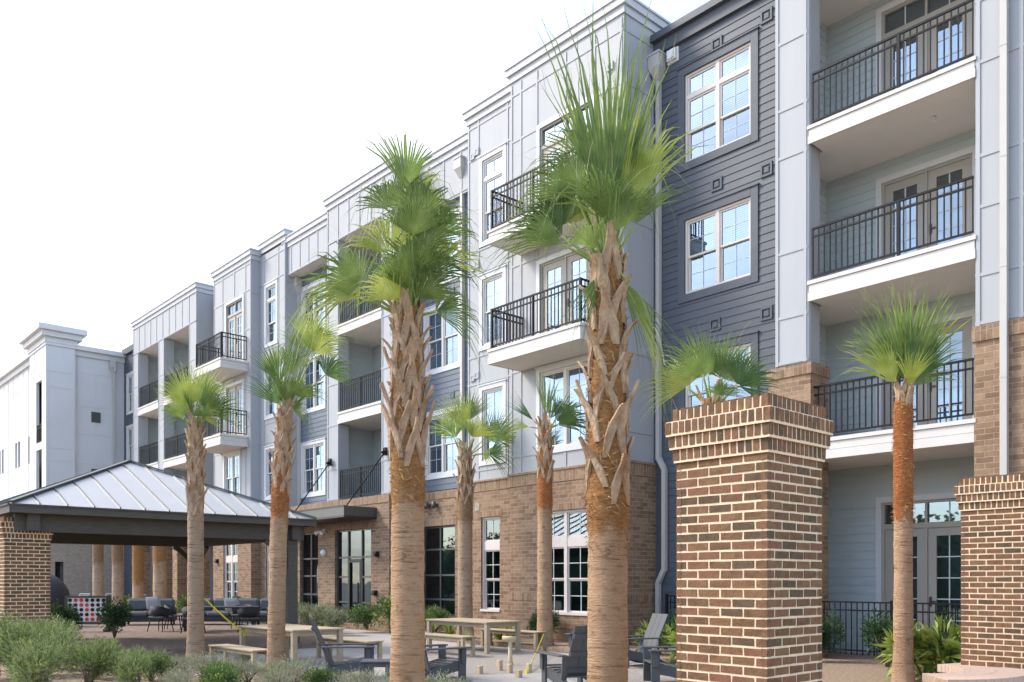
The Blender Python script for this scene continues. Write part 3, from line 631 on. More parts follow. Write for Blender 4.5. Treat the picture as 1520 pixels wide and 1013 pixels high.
# --- second light bay (mirror of the first)
ml = front(YS); mp = front(YF)
wl = [(-34.0, -33.1, 11.42, 13.8), (-34.0, -33.1, 8.4, 10.34), (-34.0, -33.1, 5.02, 7.0)]
w = MB(); flatwall(w, ml, -34.57, -32.3, 4.42, 15.25, wl); flatwall(w, side(-32.3), YS, YD, -.25, 15.25); battens(w, ml, -34.57, -32.3, 4.42, 15.25, (-34.2, -32.9, -32.36), (15.0, 14.0, 11.2, 10.6, 8.1, 7.3, 4.8), wl); battens(w, side(-32.3), YS, YD, 4.4, 15.2, (), (13.7, 10.4, 7.2))
dr = [(-37.0, -35.35, FL[3] + .06, FL[3] + 2.36), (-37.0, -35.35, FL[4] + .06, FL[4] + 2.85)]; wn = [(-37.2, -35.7, 5.02, 7.05)]
flatwall(w, mp, -38.35, -34.57, 4.42, 15.1, dr + wn); flatwall(w, side(-34.57), YF, YS, 4.42, 15.1); flatwall(w, sideL(-38.35), YF, YD, 4.42, 15.1)
battens(w, mp, -38.35, -34.57, 4.42, 15.1, (-38.3, -37.4, -36.2, -35.1, -34.63), (14.95, 13.85, 12.2, 10.4, 8.1, 7.2, 4.8), dr + wn); battens(w, side(-34.57), YF, YS, 4.4, 15.0, (), (13.7, 10.4, 7.2))
w.build('panel_wall', 'panel', BLD)
for h, q in zip(wl, (0.4, 0.5, 1.0)): window(ml, *h, cols=1, transom=(q == .4), blind=q)
for i, d in enumerate(dr): patio_door(mp, *d, transom=0.52 if i else 0)
window(mp, *wn[0], blind=0.4); core(-38.35, -32.3, YS + .5)
cornice(-38.35, -34.57, YF, 15.5); cornice(-34.5, -32.3, YS, 15.75)
for k, z0 in ((3, 7.20), (4, 10.42)): balcony(mp, -37.6, -34.9, 1.2, z0, FL[k] + .0, 0.0, posts=(-36.25,))

# --- narrow charcoal recess, far balcony frame, charcoal recess
w = MB(); lapwall(w, front(YD), -40.3, -38.35, 4.4, 14.9); w.build('siding_wall', 'dark', BLD); downspout(-39.9, YD - .02, 4.3, 14.5)
c = MB(); c.box(-40.3, -38.35, YD - .12, YD + 2, 14.8, 15.12); c.build('cornice', 'dark', BLD); core(-40.3, -38.3, YD + .1)
w = MB(); mp = front(YF); flatwall(w, mp, -48.9, -40.3, 13.75, 15.2); battens(w, mp, -48.9, -40.3, 13.75, 15.2, [-48.85 + .85 * i for i in range(11)], (13.8,)); flatwall(w, side(-40.3), YF, YD, 4.42, 15.2)
for a0, a1 in ((-48.9, -48.1), (-45.2, -44.4), (-41.2, -40.3)):
    flatwall(w, mp, a0, a1, 4.42, 13.8); flatwall(w, side(a1) if a1 < -41 else front(16.95), *((YF, 16.9) if a1 < -41 else (a0, a1)), 4.42, 13.8); flatwall(w, sideL(a0), YF, 16.9, 4.42, 13.8); battens(w, mp, a0, a1, 4.42, 13.8, (a0 + .05, a1 - .05), (5.6, 7.2, 8.7, 10.45, 12.0))
w.build('panel_wall', 'panel', BLD); cornice(-48.9, -40.3, YF, 15.55)
w = MB(); lapwall(w, front(YB), -48.8, -40.4, 4.4, 14.0); lapwall(w, side(-48.8), 16.9, YB, 4.4, 14.0); lapwall(w, side(-44.9), 16.9, YB, 4.4, 14.0); w.build('siding_wall', 'pale', BLD); core(-48.9, -40.3, YB + .1)
for k in (2, 3, 4):
    for a0, a1 in ((-48.1, -45.2), (-44.4, -41.2)): balcony(mp, a0, a1, .02, FL[k] - .44, FL[k] - .02, -1.9, posts=((a0 + a1) / 2,), returns=False)
w = MB(); w.box(-48.8, -40.4, YF + .02, YB, 13.8, 13.9); w.build('soffit', 'soffit', BLD)
hs = [(-53.0, -51.6, 11.38, 13.5), (-53.0, -51.6, 8.42, 10.44), (-53.0, -51.6, 5.02, 6.98)]
w = MB(); lapwall(w, front(YD), -53.6, -48.9, -.25, 14.9, hs); w.build('siding_wall', 'dark', BLD)
for h in hs: window(front(YD), *h, blind=.4)
core(-53.6, -48.9, YD + .5); c = MB(); c.box(-53.6, -48.9, YD - .14, YD + 2, 14.8, 15.15); c.build('cornice', 'dark', BLD)
downspout(-53.4, YD - .6, 3.9, 14.3)

# --- brick ground floor left of the bay
def storefront(mp, a0, a1, z0, z1, vx, hz, door=None, glass='glassd'):
    f = MB(); gl_ = MB()
    for x in (a0 + .03, a1 - .03, *vx): f.fbox(mp, x - .03, x + .03, -.20, -.10, z0, z1)
    xs = [a0 + .03, *vx, a1 - .03]
    for p, q in zip(xs, xs[1:]):
        for z in (z0 + .04, z1 - .03, *hz):
            if door and abs(p - door[0]) < .01 and z in hz and z < 2.3: continue
            f.fbox(mp, p + .03, q - .03, -.19, -.11, z - .03, z + .03)
    gl_.poly([mp(a0, -.15, z0), mp(a1, -.15, z0), mp(a1, -.15, z1), mp(a0, -.15, z1)])
    o = f.build('storefront_window', 'storef', BLD); gl_.build('pane', glass, o)
    if door:
        d = MB(); p, q = door[0] + .03, door[1] - .03; zt = 2.28
        d.fbox(mp, p, p + .09, -.14, -.085, z0, zt); d.fbox(mp, q - .09, q, -.14, -.085, z0, zt); d.fbox(mp, p + .09, q - .09, -.14, -.087, zt - .12, zt); d.fbox(mp, p + .09, q - .09, -.14, -.087, z0, z0 + .2)
        d.fbox(mp, q - .16, q - .13, -.085, -.03, .75, 1.45)
        d.build('entrance_door', 'bronze', BLD)
yb = YF - .02
holes = [(-30.35, -28.95, .12, 3.34), (-27.75, -25.35, .02, 3.34)]
b = MB(); flatwall(b, front(yb), -31.0, -24.25, -.25, 4.15, holes); flatwall(b, side(-24.25), yb, YD, -.25, 4.15); flatwall(b, sideL(-31.0), yb, YD, -.25, 4.15)
h2 = [(-23.75, -21.95, .35, 3.32)]
flatwall(b, front(YD - .1), -24.25, -20.14, -.25, 4.2, h2); b.build('brick_wall', 'brickb', BLD)
b = MB(); b.box(-31.02, -24.23, yb - .02, YD, 4.15, 4.42); b.box(-24.23, -20.16, YD - .12, YD + .2, 4.2, 4.46)
b.fbox(front(YD - .1), h2[0][0] - .1, h2[0][1] + .1, -.15, .012, 3.32, 3.56)
for h in holes: b.fbox(front(yb), h[0] - .1, h[1] + .1, -.15, .012, 3.34, 3.56)
b.build('brick_soldier_course', 'soldb', BLD)
storefront(front(yb), *holes[0], [-29.65], [1.0, 2.35, 1.7]); storefront(front(yb), *holes[1], [-27.0, -26.1], [.75, 1.65, 2.35], (-27.0, -26.1)); storefront(front(YD - .1), *h2[0], [-22.85], [.9, 1.7, 2.55])
core(-31.0, -24.3, yb + 1.6, 4.3); core(-24.25, -20.1, YD + .9, 4.3); 
hb = [(-37.3, -35.85, .55, 3.3), (-34.0, -33.1, .55, 3.3)]
b = MB(); flatwall(b, front(YF - .02), -38.4, -34.55, -.25, 4.42, [hb[0]]); flatwall(b, front(YS - .02), -34.55, -32.25, -.25, 4.42, [hb[1]]); flatwall(b, side(-34.55), YF - .02, YS, -.25, 4.42); flatwall(b, sideL(-38.4), YF - .02, YD, -.25, 4.42)
flatwall(b, front(YD - .05), -32.3, -31.0, -.25, 4.5)
b.build('brick_wall', 'brickb', BLD)
for a0, a1 in ((-48.95, -48.05), (-45.25, -44.35), (-41.25, -40.25), (-43.2, -42.6)): b = MB(); b.box(a0, a1, YF - .04, 17.0, -.25, 4.0); b.build('brick_pillar', 'brickb', BLD)
b = MB()
b.box(-40.3, -38.4, YD - .03, YD + .2, -.25, 4.42); b.build('brick_wall', 'brickb', BLD)
ground_window(front(YF - .02), hb[0], 2); ground_window(front(YS - .02), hb[1], 1)
w = MB(); lapwall(w, front(YB), -48.8, -40.4, -.25, 4.0); w.build('siding_wall', 'mid', BLD)
# entrance canopy hung on two rods
c = MB(); c.box(-31.2, -25.0, 15.1, YF - .02, 3.62, 3.68, 0); c.box(-31.2, -25.0, 15.1, 15.16, 3.68, 4.0, 1); c.box(-25.06, -25.0, 15.16, YF - .02, 3.68, 4.0, 1); c.box(-31.2, -31.14, 15.16, YF - .02, 3.68, 4.0, 1); c.box(-31.12, -25.08, 15.18, YF - .04, 3.9, 3.94, 0)
c.box(-31.22, -24.98, 15.08, 15.12, 3.97, 4.02, 0)
can = c.build('entrance_canopy', ['bronze', 'storef'], BLD)
for x in (-24.5, -28.1):
    r = MB(); r.tube([(x, YF - .02, 5.85), (x - 1.05, 15.45, 3.95)], .022, 8); r.box(x - .09, x + .09, YF - .06, YF + .02, 5.72, 5.98); r.tube([(x, YF - .06, 5.85), (x, YF - .14, 5.80)], .05, 8); r.build('stay_rod', 'rail', can)
# small fittings on the brick
def fitting(nm, x, y, z, kind):
    c = MB()
    if kind == 'cyl': c.tube([(x, y - .14, z + .11), (x, y - .14, z - .11)], .07, 10); c.box(x - .05, x + .05, y - .1, y, z - .05, z + .05)
    elif kind == 'flood':
        c.box(x - .06, x + .06, y - .05, y, z - .06, z + .06)
        for e in (-.25, .1): c.tube([(x + e * .3, y - .05, z), (x + e, y - .14, z - .03), (x + e * 1.2, y - .24, z - .10)], [.025, .06, .075], 8)
    elif kind == 'dome': c.tube([(x, y, z), (x, y - .1, z), (x, y - .17, z)], [.14, .13, .04], 12)
    else: c.box(x - .09, x + .09, y - .12, y, z - .09, z + .09); c.box(x - .07, x + .07, y - .15, y - .12, z - .07, z + .02)
    return c.build(nm, 'black' if kind == 'sq' else 'white' if kind != 'cyl' else 'storef', BLD)
fitting('floodlight', -28.45, yb, 3.35, 'flood'); fitting('camera_dome', -28.45, yb, 2.55, 'dome'); fitting('wall_light', -24.95, yb, 2.42, 'sq'); fitting('wall_light', -37.9, YF, 2.4, 'sq'); fitting('card_reader', -25.05, yb, 1.1, 'sq')
for x in (-23.3, -22.9): fitting('wall_spout', x, YD - .1, 4.0, 'cyl')
b = MB(); b.fbox(front(YL - .04), -19.72, -19.5, 0, .012, 3.55, 3.8); b.build('access_plate', 'brickl', BLD)

# --- white end wing that projects forward at the far left
XW, YW = -53.6, 13.2
w = MB(); ms = side(XW); mf = front(YW); mt = side(XW + .02)
flatwall(w, ms, 14.7, YD, 3.9, 14.7); battens(w, ms, 14.7, YD, 3.9, 14.7, (14.9, 16.75), (13.5, 11.6, 10.0, 8.3, 6.6, 4.9), w=.07); battens(w, ms, 14.9, 16.75, 10.0, 11.6, (15.85,)); battens(w, ms, 14.9, 16.75, 12.2, 13.5, (15.85,)); battens(w, ms, 14.9, 16.75, 6.6, 8.3, (15.85,))
flatwall(w, side(XW + .25), YW, 14.7, 3.9, 15.2); flatwall(w, front(14.7 - 1.5), XW - 3.4, XW + .25, 3.9, 15.2, [(-55.5, -54.3, 9.4, 12.9), (-55.5, -54.3, 5.6, 9.0)])
battens(w, side(XW + .25), YW, 14.7, 3.9, 15.2, (YW + .05, 14.62), (13.3, 12.4, 9.0, 8.3, 5.0)); battens(w, mf, XW - 3.4, XW + .25, 3.9, 15.2, (XW - 3.3, XW - 2.2, XW + .2), (13.3,))
flatwall(w, front(YW + .3), -90, XW - 3.4, 3.9, 14.4, [(-58.6, -58.1, 8.6, 10.2), (-61.0, -60.5, 8.6, 10.2), (-61.8, -61.3, 8.6, 10.2), (-65.4, -64.9, 8.6, 10.2), (-66.2, -65.7, 8.6, 10.2), (-58.6, -58.1, 5.2, 6.8), (-61.0, -60.5, 5.2, 6.8), (-61.8, -61.3, 5.2, 6.8), (-65.4, -64.9, 5.2, 6.8), (-66.2, -65.7, 5.2, 6.8)])
battens(w, front(YW + .3), -90, XW - 3.4, 3.9, 14.4, [-57.3 - 1.25 * i for i in range(26)], (13.3, 11.2, 8.0, 4.8)); w.build('panel_wall', 'panelw', BLD)
core(-90, XW - .4, YW + .9, 14.35)
c = MB(); c.box(XW - 3.4 - .1, XW + .35, YW - .1, 14.8, 14.85, 15.15); c.box(XW - 3.4 - .3, XW + .55, YW - .3, 15.0, 15.15, 15.45); c.box(XW - 3.4 - .5, XW + .75, YW - .5, 15.2, 15.45, 15.75)
c.box(-90, XW + .12, YW + .15, YD + 4, 14.4, 14.7); c.box(-90, XW + .32, YW - .05, YD + 4, 14.7, 14.95); c.build('cornice', 'panelw', BLD)
b = MB(); flatwall(b, side(XW + .03), YW, YD, -.25, 3.9, [(13.7, 14.15, .1, 2.6)]); flatwall(b, front(YW + .27), -90, XW + .03, -.25, 3.9); b.build('brick_wall', 'brickl', BLD)
for z in (11.0, 7.7, 4.6):
    v = MB(); v.fbox(ms, 15.62, 16.12, 0, .04, z - .3, z + .3)
    for k in range(8): v.fbox(ms, 15.66, 16.08, .04, .055, z - .27 + k * .07, z - .235 + k * .07)
    v.build('louvre_vent', 'storef', BLD)
for zf in (9.4, 5.6):
    r = MB(); railing_mesh(r, mf, -55.5, -54.3, -.05, zf, h=1.05); r.build('railing', 'rail', BLD)
fitting('floodlight', -53.4, 16.9, 13.9, 'dome')

# ------------------------------------------------------------ brick piers built brick by brick
BR = ['mortar', 'br0', 'br1', 'br2', 'br3']
def pier(name, label, x0, x1, y0, y1, ztop, seed, zbot=-0.2):
    rn = random.Random(seed); t = thing(name, label, 'brick pier', ((x0 + x1) / 2, (y0 + y1) / 2, zbot))
    cs = 0.0752; jt = 0.018; rows = 4; rh = 0.109
    zs = ztop - rows * rh
    s = MB(); s.box(x0 + .002, x1 - .002, y0 + .002, y1 - .002, zbot, zs)
    def put(mb, mp, a0, a1, z0, z1, out, jit=.0025, d=0.05):
        j = lambda: rn.uniform(-jit, jit)
        o = out + rn.uniform(.0, .004)
        k = 1 + rn.choice([0, 0, 1, 1, 2, 3])
        P = [mp(a0 + j(), o, z0 + j()), mp(a1 + j(), o, z0 + j()), mp(a1 + j(), o, z1 + j()), mp(a0 + j(), o, z1 + j())]
        Q = [mp(a0 - .003, o - d, z0 - .003), mp(a1 + .003, o - d, z0 - .003), mp(a1 + .003, o - d, z1 + .003), mp(a0 - .003, o - d, z1 + .003)]
        a = [mb.pt(p) for p in P]; b = [mb.pt(p) for p in Q]; mb.face(a, k)
        for i in range(4): mb.face([a[i], b[i], b[(i + 1) % 4], a[(i + 1) % 4]], k)
    faces = [(front(y0), x0, x1, 0), (side(x1), y0, y1, 1), (lambda a, n, z: (a, y1 + n, z), x0, x1, 0), (sideL(x0), y0, y1, 1)]
    z = zs - cs; r = 0
    while z > zbot - cs:
        for mp, a0, a1, ph in faces:
            L_ = .213; off = ((r + ph) % 2) * .1065
            a = a0 - off
            # corner-true bond: bricks run from one corner to the other, halves at alternate ends
            while a < a1 - .001:
                p, q = max(a0, a + jt / 2 if a > a0 else a0), min(a1, a + L_ - jt / 2)
                if a + L_ > a1 - .05: q = a1
                if q - p > .025: put(s, mp, p, q, max(z, zbot - .05) + jt / 2, z + cs - jt / 2, 0.0)
                a += L_
                if q == a1: break
        z -= cs; r += 1
    s.build('brick_shaft', BR, t)
    c = MB()
    for i, out in enumerate((.02, .046, .066, .02)):
        z = zs + i * rh
        c.box(x0 - out + .003, x1 + out - .003, y0 - out + .003, y1 + out - .003, z - .012, z + rh - (.014 if i == 3 else 0.0))
        for mp, a0, a1, ph in faces:
            n = int(round((a1 - a0 + 2 * out) / .0665)); w = (a1 - a0 + 2 * out) / n
            for k in range(n):
                p = a0 - out + k * w; q = p + w
                put(c, mp, p + (jt / 2 if k else 0), q - (jt / 2 if k < n - 1 else 0), z + jt / 2, z + rh - (.002 if i == 3 else jt / 2), out, d=.05)
        if i == 3:
            n = int(round((x1 - x0) / .0665))
            for k in range(n): c.box(x0 - out + .008 + k * (x1 - x0 + 2 * out - .016) / n + .004, x0 - out + .008 + (k + 1) * (x1 - x0 + 2 * out - .016) / n - .004, y0 - out + .01, y1 + out - .01, z + rh - .016, z + rh - .004, 1 + k % 4)
    c.build('corbelled_cap', BR, t); return t
pier('brick_pier', 'tall free standing brick pier with corbelled cap, large in the right foreground', -4.455, -3.605, 5.87, 6.70, 2.93, 1)
pier('brick_pier', 'brick pier with corbelled cap at the right edge behind the curved brick seat', -4.68, -3.84, 12.45, 13.29, 2.90, 2)
pier('brick_pier', 'brick pier under the near left corner of the metal roofed pavilion', -20.62, -19.78, 4.13, 4.97, 2.80, 3)

# curved brick seat at the lower right
cx, cy, ra, rb = -5.0, 11.0, 0.75, 1.55
t = thing('curved_seat_wall', 'low curved brick seat wall with pale coping at the lower right', 'seat wall', (-4.6, 12.2, -.15))
s = MB(); K = 26; cxx, cyy = -5.15, 11.55
for (r0, r1, z0, z1, which) in ((0.86, 1.44, -.2, .26, 0), (0.80, 1.50, .26, .36, 1)):
    if which: s.build('seat_base', 'br1', t); s = MB()
    for k in range(K):
        a0, a1 = R(-45 + 120 * k / K), R(-45 + 120 * (k + .92 if which else k + 1.0) / K)
        P = lambda r, a: (cxx + r * math.cos(a), cyy + r * math.sin(a))
        for (u, v, mi) in (((r0, (r0 + r1) / 2 - .006, 0), ((r0 + r1) / 2 + .006, r1, 1), None)[:2] if which else ((r0, r1, 0),)):
            s.prism([P(u, a0), P(v, a0), P(v, a1), P(u, a1)], z0, z1, 0)
    if which:
        for k in range(K):
            a0, a1 = R(-45 + 120 * k / K), R(-45 + 120 * (k + 1) / K)
            s.prism([P(r0 + .01, a0), P(r1 - .01, a0), P(r1 - .01, a1), P(r0 + .01, a1)], z0 + .005, z1 - .012, 1)
s.build('seat_coping', ['sred', 'mortar'], t)
# low brick wall beyond the tables
t = thing('low_brick_wall', 'short low brick wall in front of the entrance planting', 'low wall', (-28.4, 15.0, 0))
s = MB(); s.box(-29.1, -27.6, 14.9, 15.2, -.2, .45); s.build('wall', 'brickb', t)
s = MB(); s.box(-29.13, -27.57, 14.87, 15.23, .45, .56); s.build('coping', 'soldb', t)

# ------------------------------------------------------------ pavilion
px0, px1, py0, py1, ez = -26.0, -19.3, 4.14, 10.86, 3.04
t = thing('pavilion', 'open garden pavilion with pale standing seam metal hip roof and dark timber posts', 'pavilion', ((px0 + px1) / 2, (py0 + py1) / 2, -.02))
ax, ay, az = (px0 + px1) / 2, (py0 + py1) / 2, 4.50
c4 = [(px0, py0, ez), (px1, py0, ez), (px1, py1, ez), (px0, py1, ez)]
rf = MB()
def slab(a, b, th=.05):
    A = Vector((ax, ay, az)); n = (Vector(b) - Vector(a)).cross(A - Vector(a)).normalized()
    top = [Vector(a), Vector(b), A]; bot = [p - Vector((0, 0, th)) for p in top]
    i = [rf.pt(p) for p in top]; j = [rf.pt(p) for p in bot]; rf.face(i, 0); rf.face(j[::-1], 0); rf.face([i[0], j[0], j[1], i[1]], 0)
    e = (Vector(b) - Vector(a)); L_ = e.length; e.normalize(); nn = 13
    for k in range(1, nn):
        u = L_ * k / nn; f = min(u, L_ - u) / (L_ / 2); p0 = Vector(a) + e * u
        mid = Vector(a) + e * (L_ / 2); up = A - mid
        p1 = p0 + up * f * .985
        rf.bar(p0 + n * .016, p1 + n * .016, .022, .036, 1, up=n)
for k in range(4): slab(c4[k], c4[(k + 1) % 4])
r_ = rf.build('roof', ['roofm', 'storef'], t)
h = MB()
for p in c4: h.bar(Vector(p) + Vector((0, 0, .03)), Vector((ax, ay, az + .03)), .10, .045)
h.build('hip_flashing', 'storef', r_)
f = MB()
for (a, b) in ((0, 1), (1, 2), (2, 3), (3, 0)):
    f.bar(Vector(c4[a]) - Vector((0, 0, .105)), Vector(c4[b]) - Vector((0, 0, .105)), .05, .15)
f.bar(Vector(c4[0]) - Vector((0, 0, .02)), Vector(c4[1]) - Vector((0, 0, .02)), .12, .03); f.bar(Vector(c4[1]) - Vector((0, 0, .02)), Vector(c4[2]) - Vector((0, 0, .02)), .12, .03)
f.box(px0 + .1, px1 - .1, py0 + .1, py1 - .1, ez - .13, ez - .115)
f.build('fascia', 'pwood', t)
bx0, bx1, by0, by1 = px0 + .45, px1 - .45, py0 + .45, py1 - .45
f = MB()
for y in (by0, by1): f.box(bx0 - .3, bx1 + .3, y - .11, y + .11, 2.52, 2.90)
for x in (bx0, bx1): f.box(x - .112, x + .112, by0 - .3, by1 + .3, 2.515, 2.895)
f.build('beam', 'pwood', t)
for x in (bx0, bx1):
    for y in (by0, by1):
        if x == bx1 and y == by0: continue
        p = MB(); p.cbox(x - .13, x + .13, y - .13, y + .13, -.05, 2.52, .012); p.box(x - .16, x + .16, y - .16, y + .16, -.05, .12); p.build('post', 'pwood', t)
        b = MB(); sy = 1 if y == by0 else -1; sx = 1 if x == bx0 else -1
        for dx, dy in ((0, sy), (sx, 0)):
            pts = [Vector((x + dx * (.10 + .58 * u + .0), y + dy * (.10 + .58 * u), 1.85 + .66 * u - .10 * math.sin(math.pi * u) * -1)) for u in (0, .25, .5, .75, 1)]
            for q0, q1 in zip(pts, pts[1:]): b.bar(q0, q1 + (q1 - q0) * .05, .10, .13)
        b.build('knee_brace', 'pwood', t)

# ------------------------------------------------------------ fences
def fence(label, x0, x1, y, z0, z1):
    t = thing('metal_fence', label, 'fence', ((x0 + x1) / 2, y, z0)); m = front(y)
    r = MB()
    for z in (z1 - .03, z1 - .19, z0 + .10): r.fbox(m, x0, x1, -.016, .016, z, z + .03)
    k = int((x1 - x0) / .115)
    for i in range(k + 1):
        x = x0 + (x1 - x0) * i / k; r.fbox(m, x - .009, x + .009, -.009, .009, z0 + .03, z1 - .01)
    r.build('picket_panel', 'rail', t)
    for x in (x0, (x0 + x1) / 2, x1):
        p = MB(); p.fbox(m, x - .028, x + .028, -.028, .028, z0 - .05, z1 + .03); p.build('post', 'rail', t)
fence('low black metal picket fence across the ground floor patio on the right', -8.95, -5.95, 16.5, 0.02, 1.10)
fence('low black metal picket fence in front of the charcoal wall beside the downspout', -13.2, -10.0, 17.0, 0.1, 1.16)

# ------------------------------------------------------------ palms
RT = Vector((.6702, .7422, 0)); FW = Vector((-.7422, .6702, 0)); UP = Vector((0, 0, 1))
def frond(parent, base, d, nrm, pet, rad, spread, droop, seed, m=0, nseg=0, fold=.28, unite=.44, wob=.07):
    rn = random.Random(seed); mb = MB(); d = Vector(d).normalized()
    n = Vector(nrm); n = (n - d * n.dot(d)).normalized(); n = Matrix.Rotation(rn.uniform(-.55, .55), 3, d) @ n; n = (n + d * rn.uniform(-.35, .15)).normalized(); d2 = (d - n * d.dot(n)).normalized(); sd_ = d.cross(n).normalized(); fold = fold * rn.uniform(.6, 2.6)
    base = Vector(base); hub = base + d * pet
    # stalk with a slight sag
    P = [base + d * (pet * k / 5) - UP * (.10 * pet * (k / 5) ** 2 * droop) for k in range(6)]
    hub = P[-1]
    mb.tube(P, [.021 - .0022 * k for k in range(6)], 5, 0)
    S = R(spread); nseg = nseg or max(14, int(9 + spread * .30))
    da = 2 * S / nseg
    for i in range(nseg):
        a = -S + da * (i + .5); a += rn.uniform(-.12, .12) * da
        L_ = rad * (.70 + .30 * math.cos(a * min(1.0, 1.5 / max(S, .3)))) * rn.uniform(.88, 1.06)
        if rn.random() < .05: continue
        dr = droop * rn.uniform(.5, 1.9); u_ = unite * rn.uniform(.88, 1.1)
        def ctr(r, aa):
            p = hub + d * (r * math.cos(aa)) + sd_ * (r * math.sin(aa)) - n * (fold * r * (1 - math.cos(aa)) * .9)
            # costa arches back
            p -= n * (.10 * r * r / rad)
            q = max(0.0, r / rad - .42)
            p.z -= dr * q * q * rad * 1.55
            return p
        w1 = rn.uniform(-wob, wob) * rad
        rows = []
        for k, u in enumerate((.03, .28, u_, .62 + .18 * u_, .86, 1.0)):
            r = u * L_
            if u <= u_ * .98: hw = r * da * .5; wv = 0
            else: hw = max(.0012, .92 * u_ * L_ * da * .5 * (1 - max(0, (u - u_) / (1 - u_)) ** .95)); wv = max(0, (u - u_) / (1 - u_)) ** 2
            c = ctr(r, a) + sd_ * (w1 * wv) + n * (rn.uniform(-wob, wob) * rad * wv)
            tang = (d * -math.sin(a) + sd_ * math.cos(a))
            rows.append((mb.pt(c - tang * hw), mb.pt(c + n * (hw * .75)), mb.pt(c + tang * hw)))
        for (a_, b_) in zip(rows, rows[1:]):
            mb.face([a_[0], a_[1], b_[1], b_[0]], 1); mb.face([a_[1], a_[2], b_[2], b_[1]], 1)
        if rn.random() < .08:                                    # a dry thread hanging off the tip
            p = ctr(.8 * L_, a); v = (d * math.cos(a) + sd_ * math.sin(a)) * .09 + Vector((rn.uniform(-1, 1), rn.uniform(-1, 1), rn.uniform(-.6, 1))) * .06; pr = None
            for k in range(6):
                q0 = mb.pt(p); q1 = mb.pt(p + n * .003 + sd_ * .0015)
                if pr: mb.face([pr[0], pr[1], q1, q0], 2)
                pr = (q0, q1); p = p + v; v = v - UP * .028
    return mb.build('frond', ['pet', 'fr%d' % m, 'lf5'], parent)
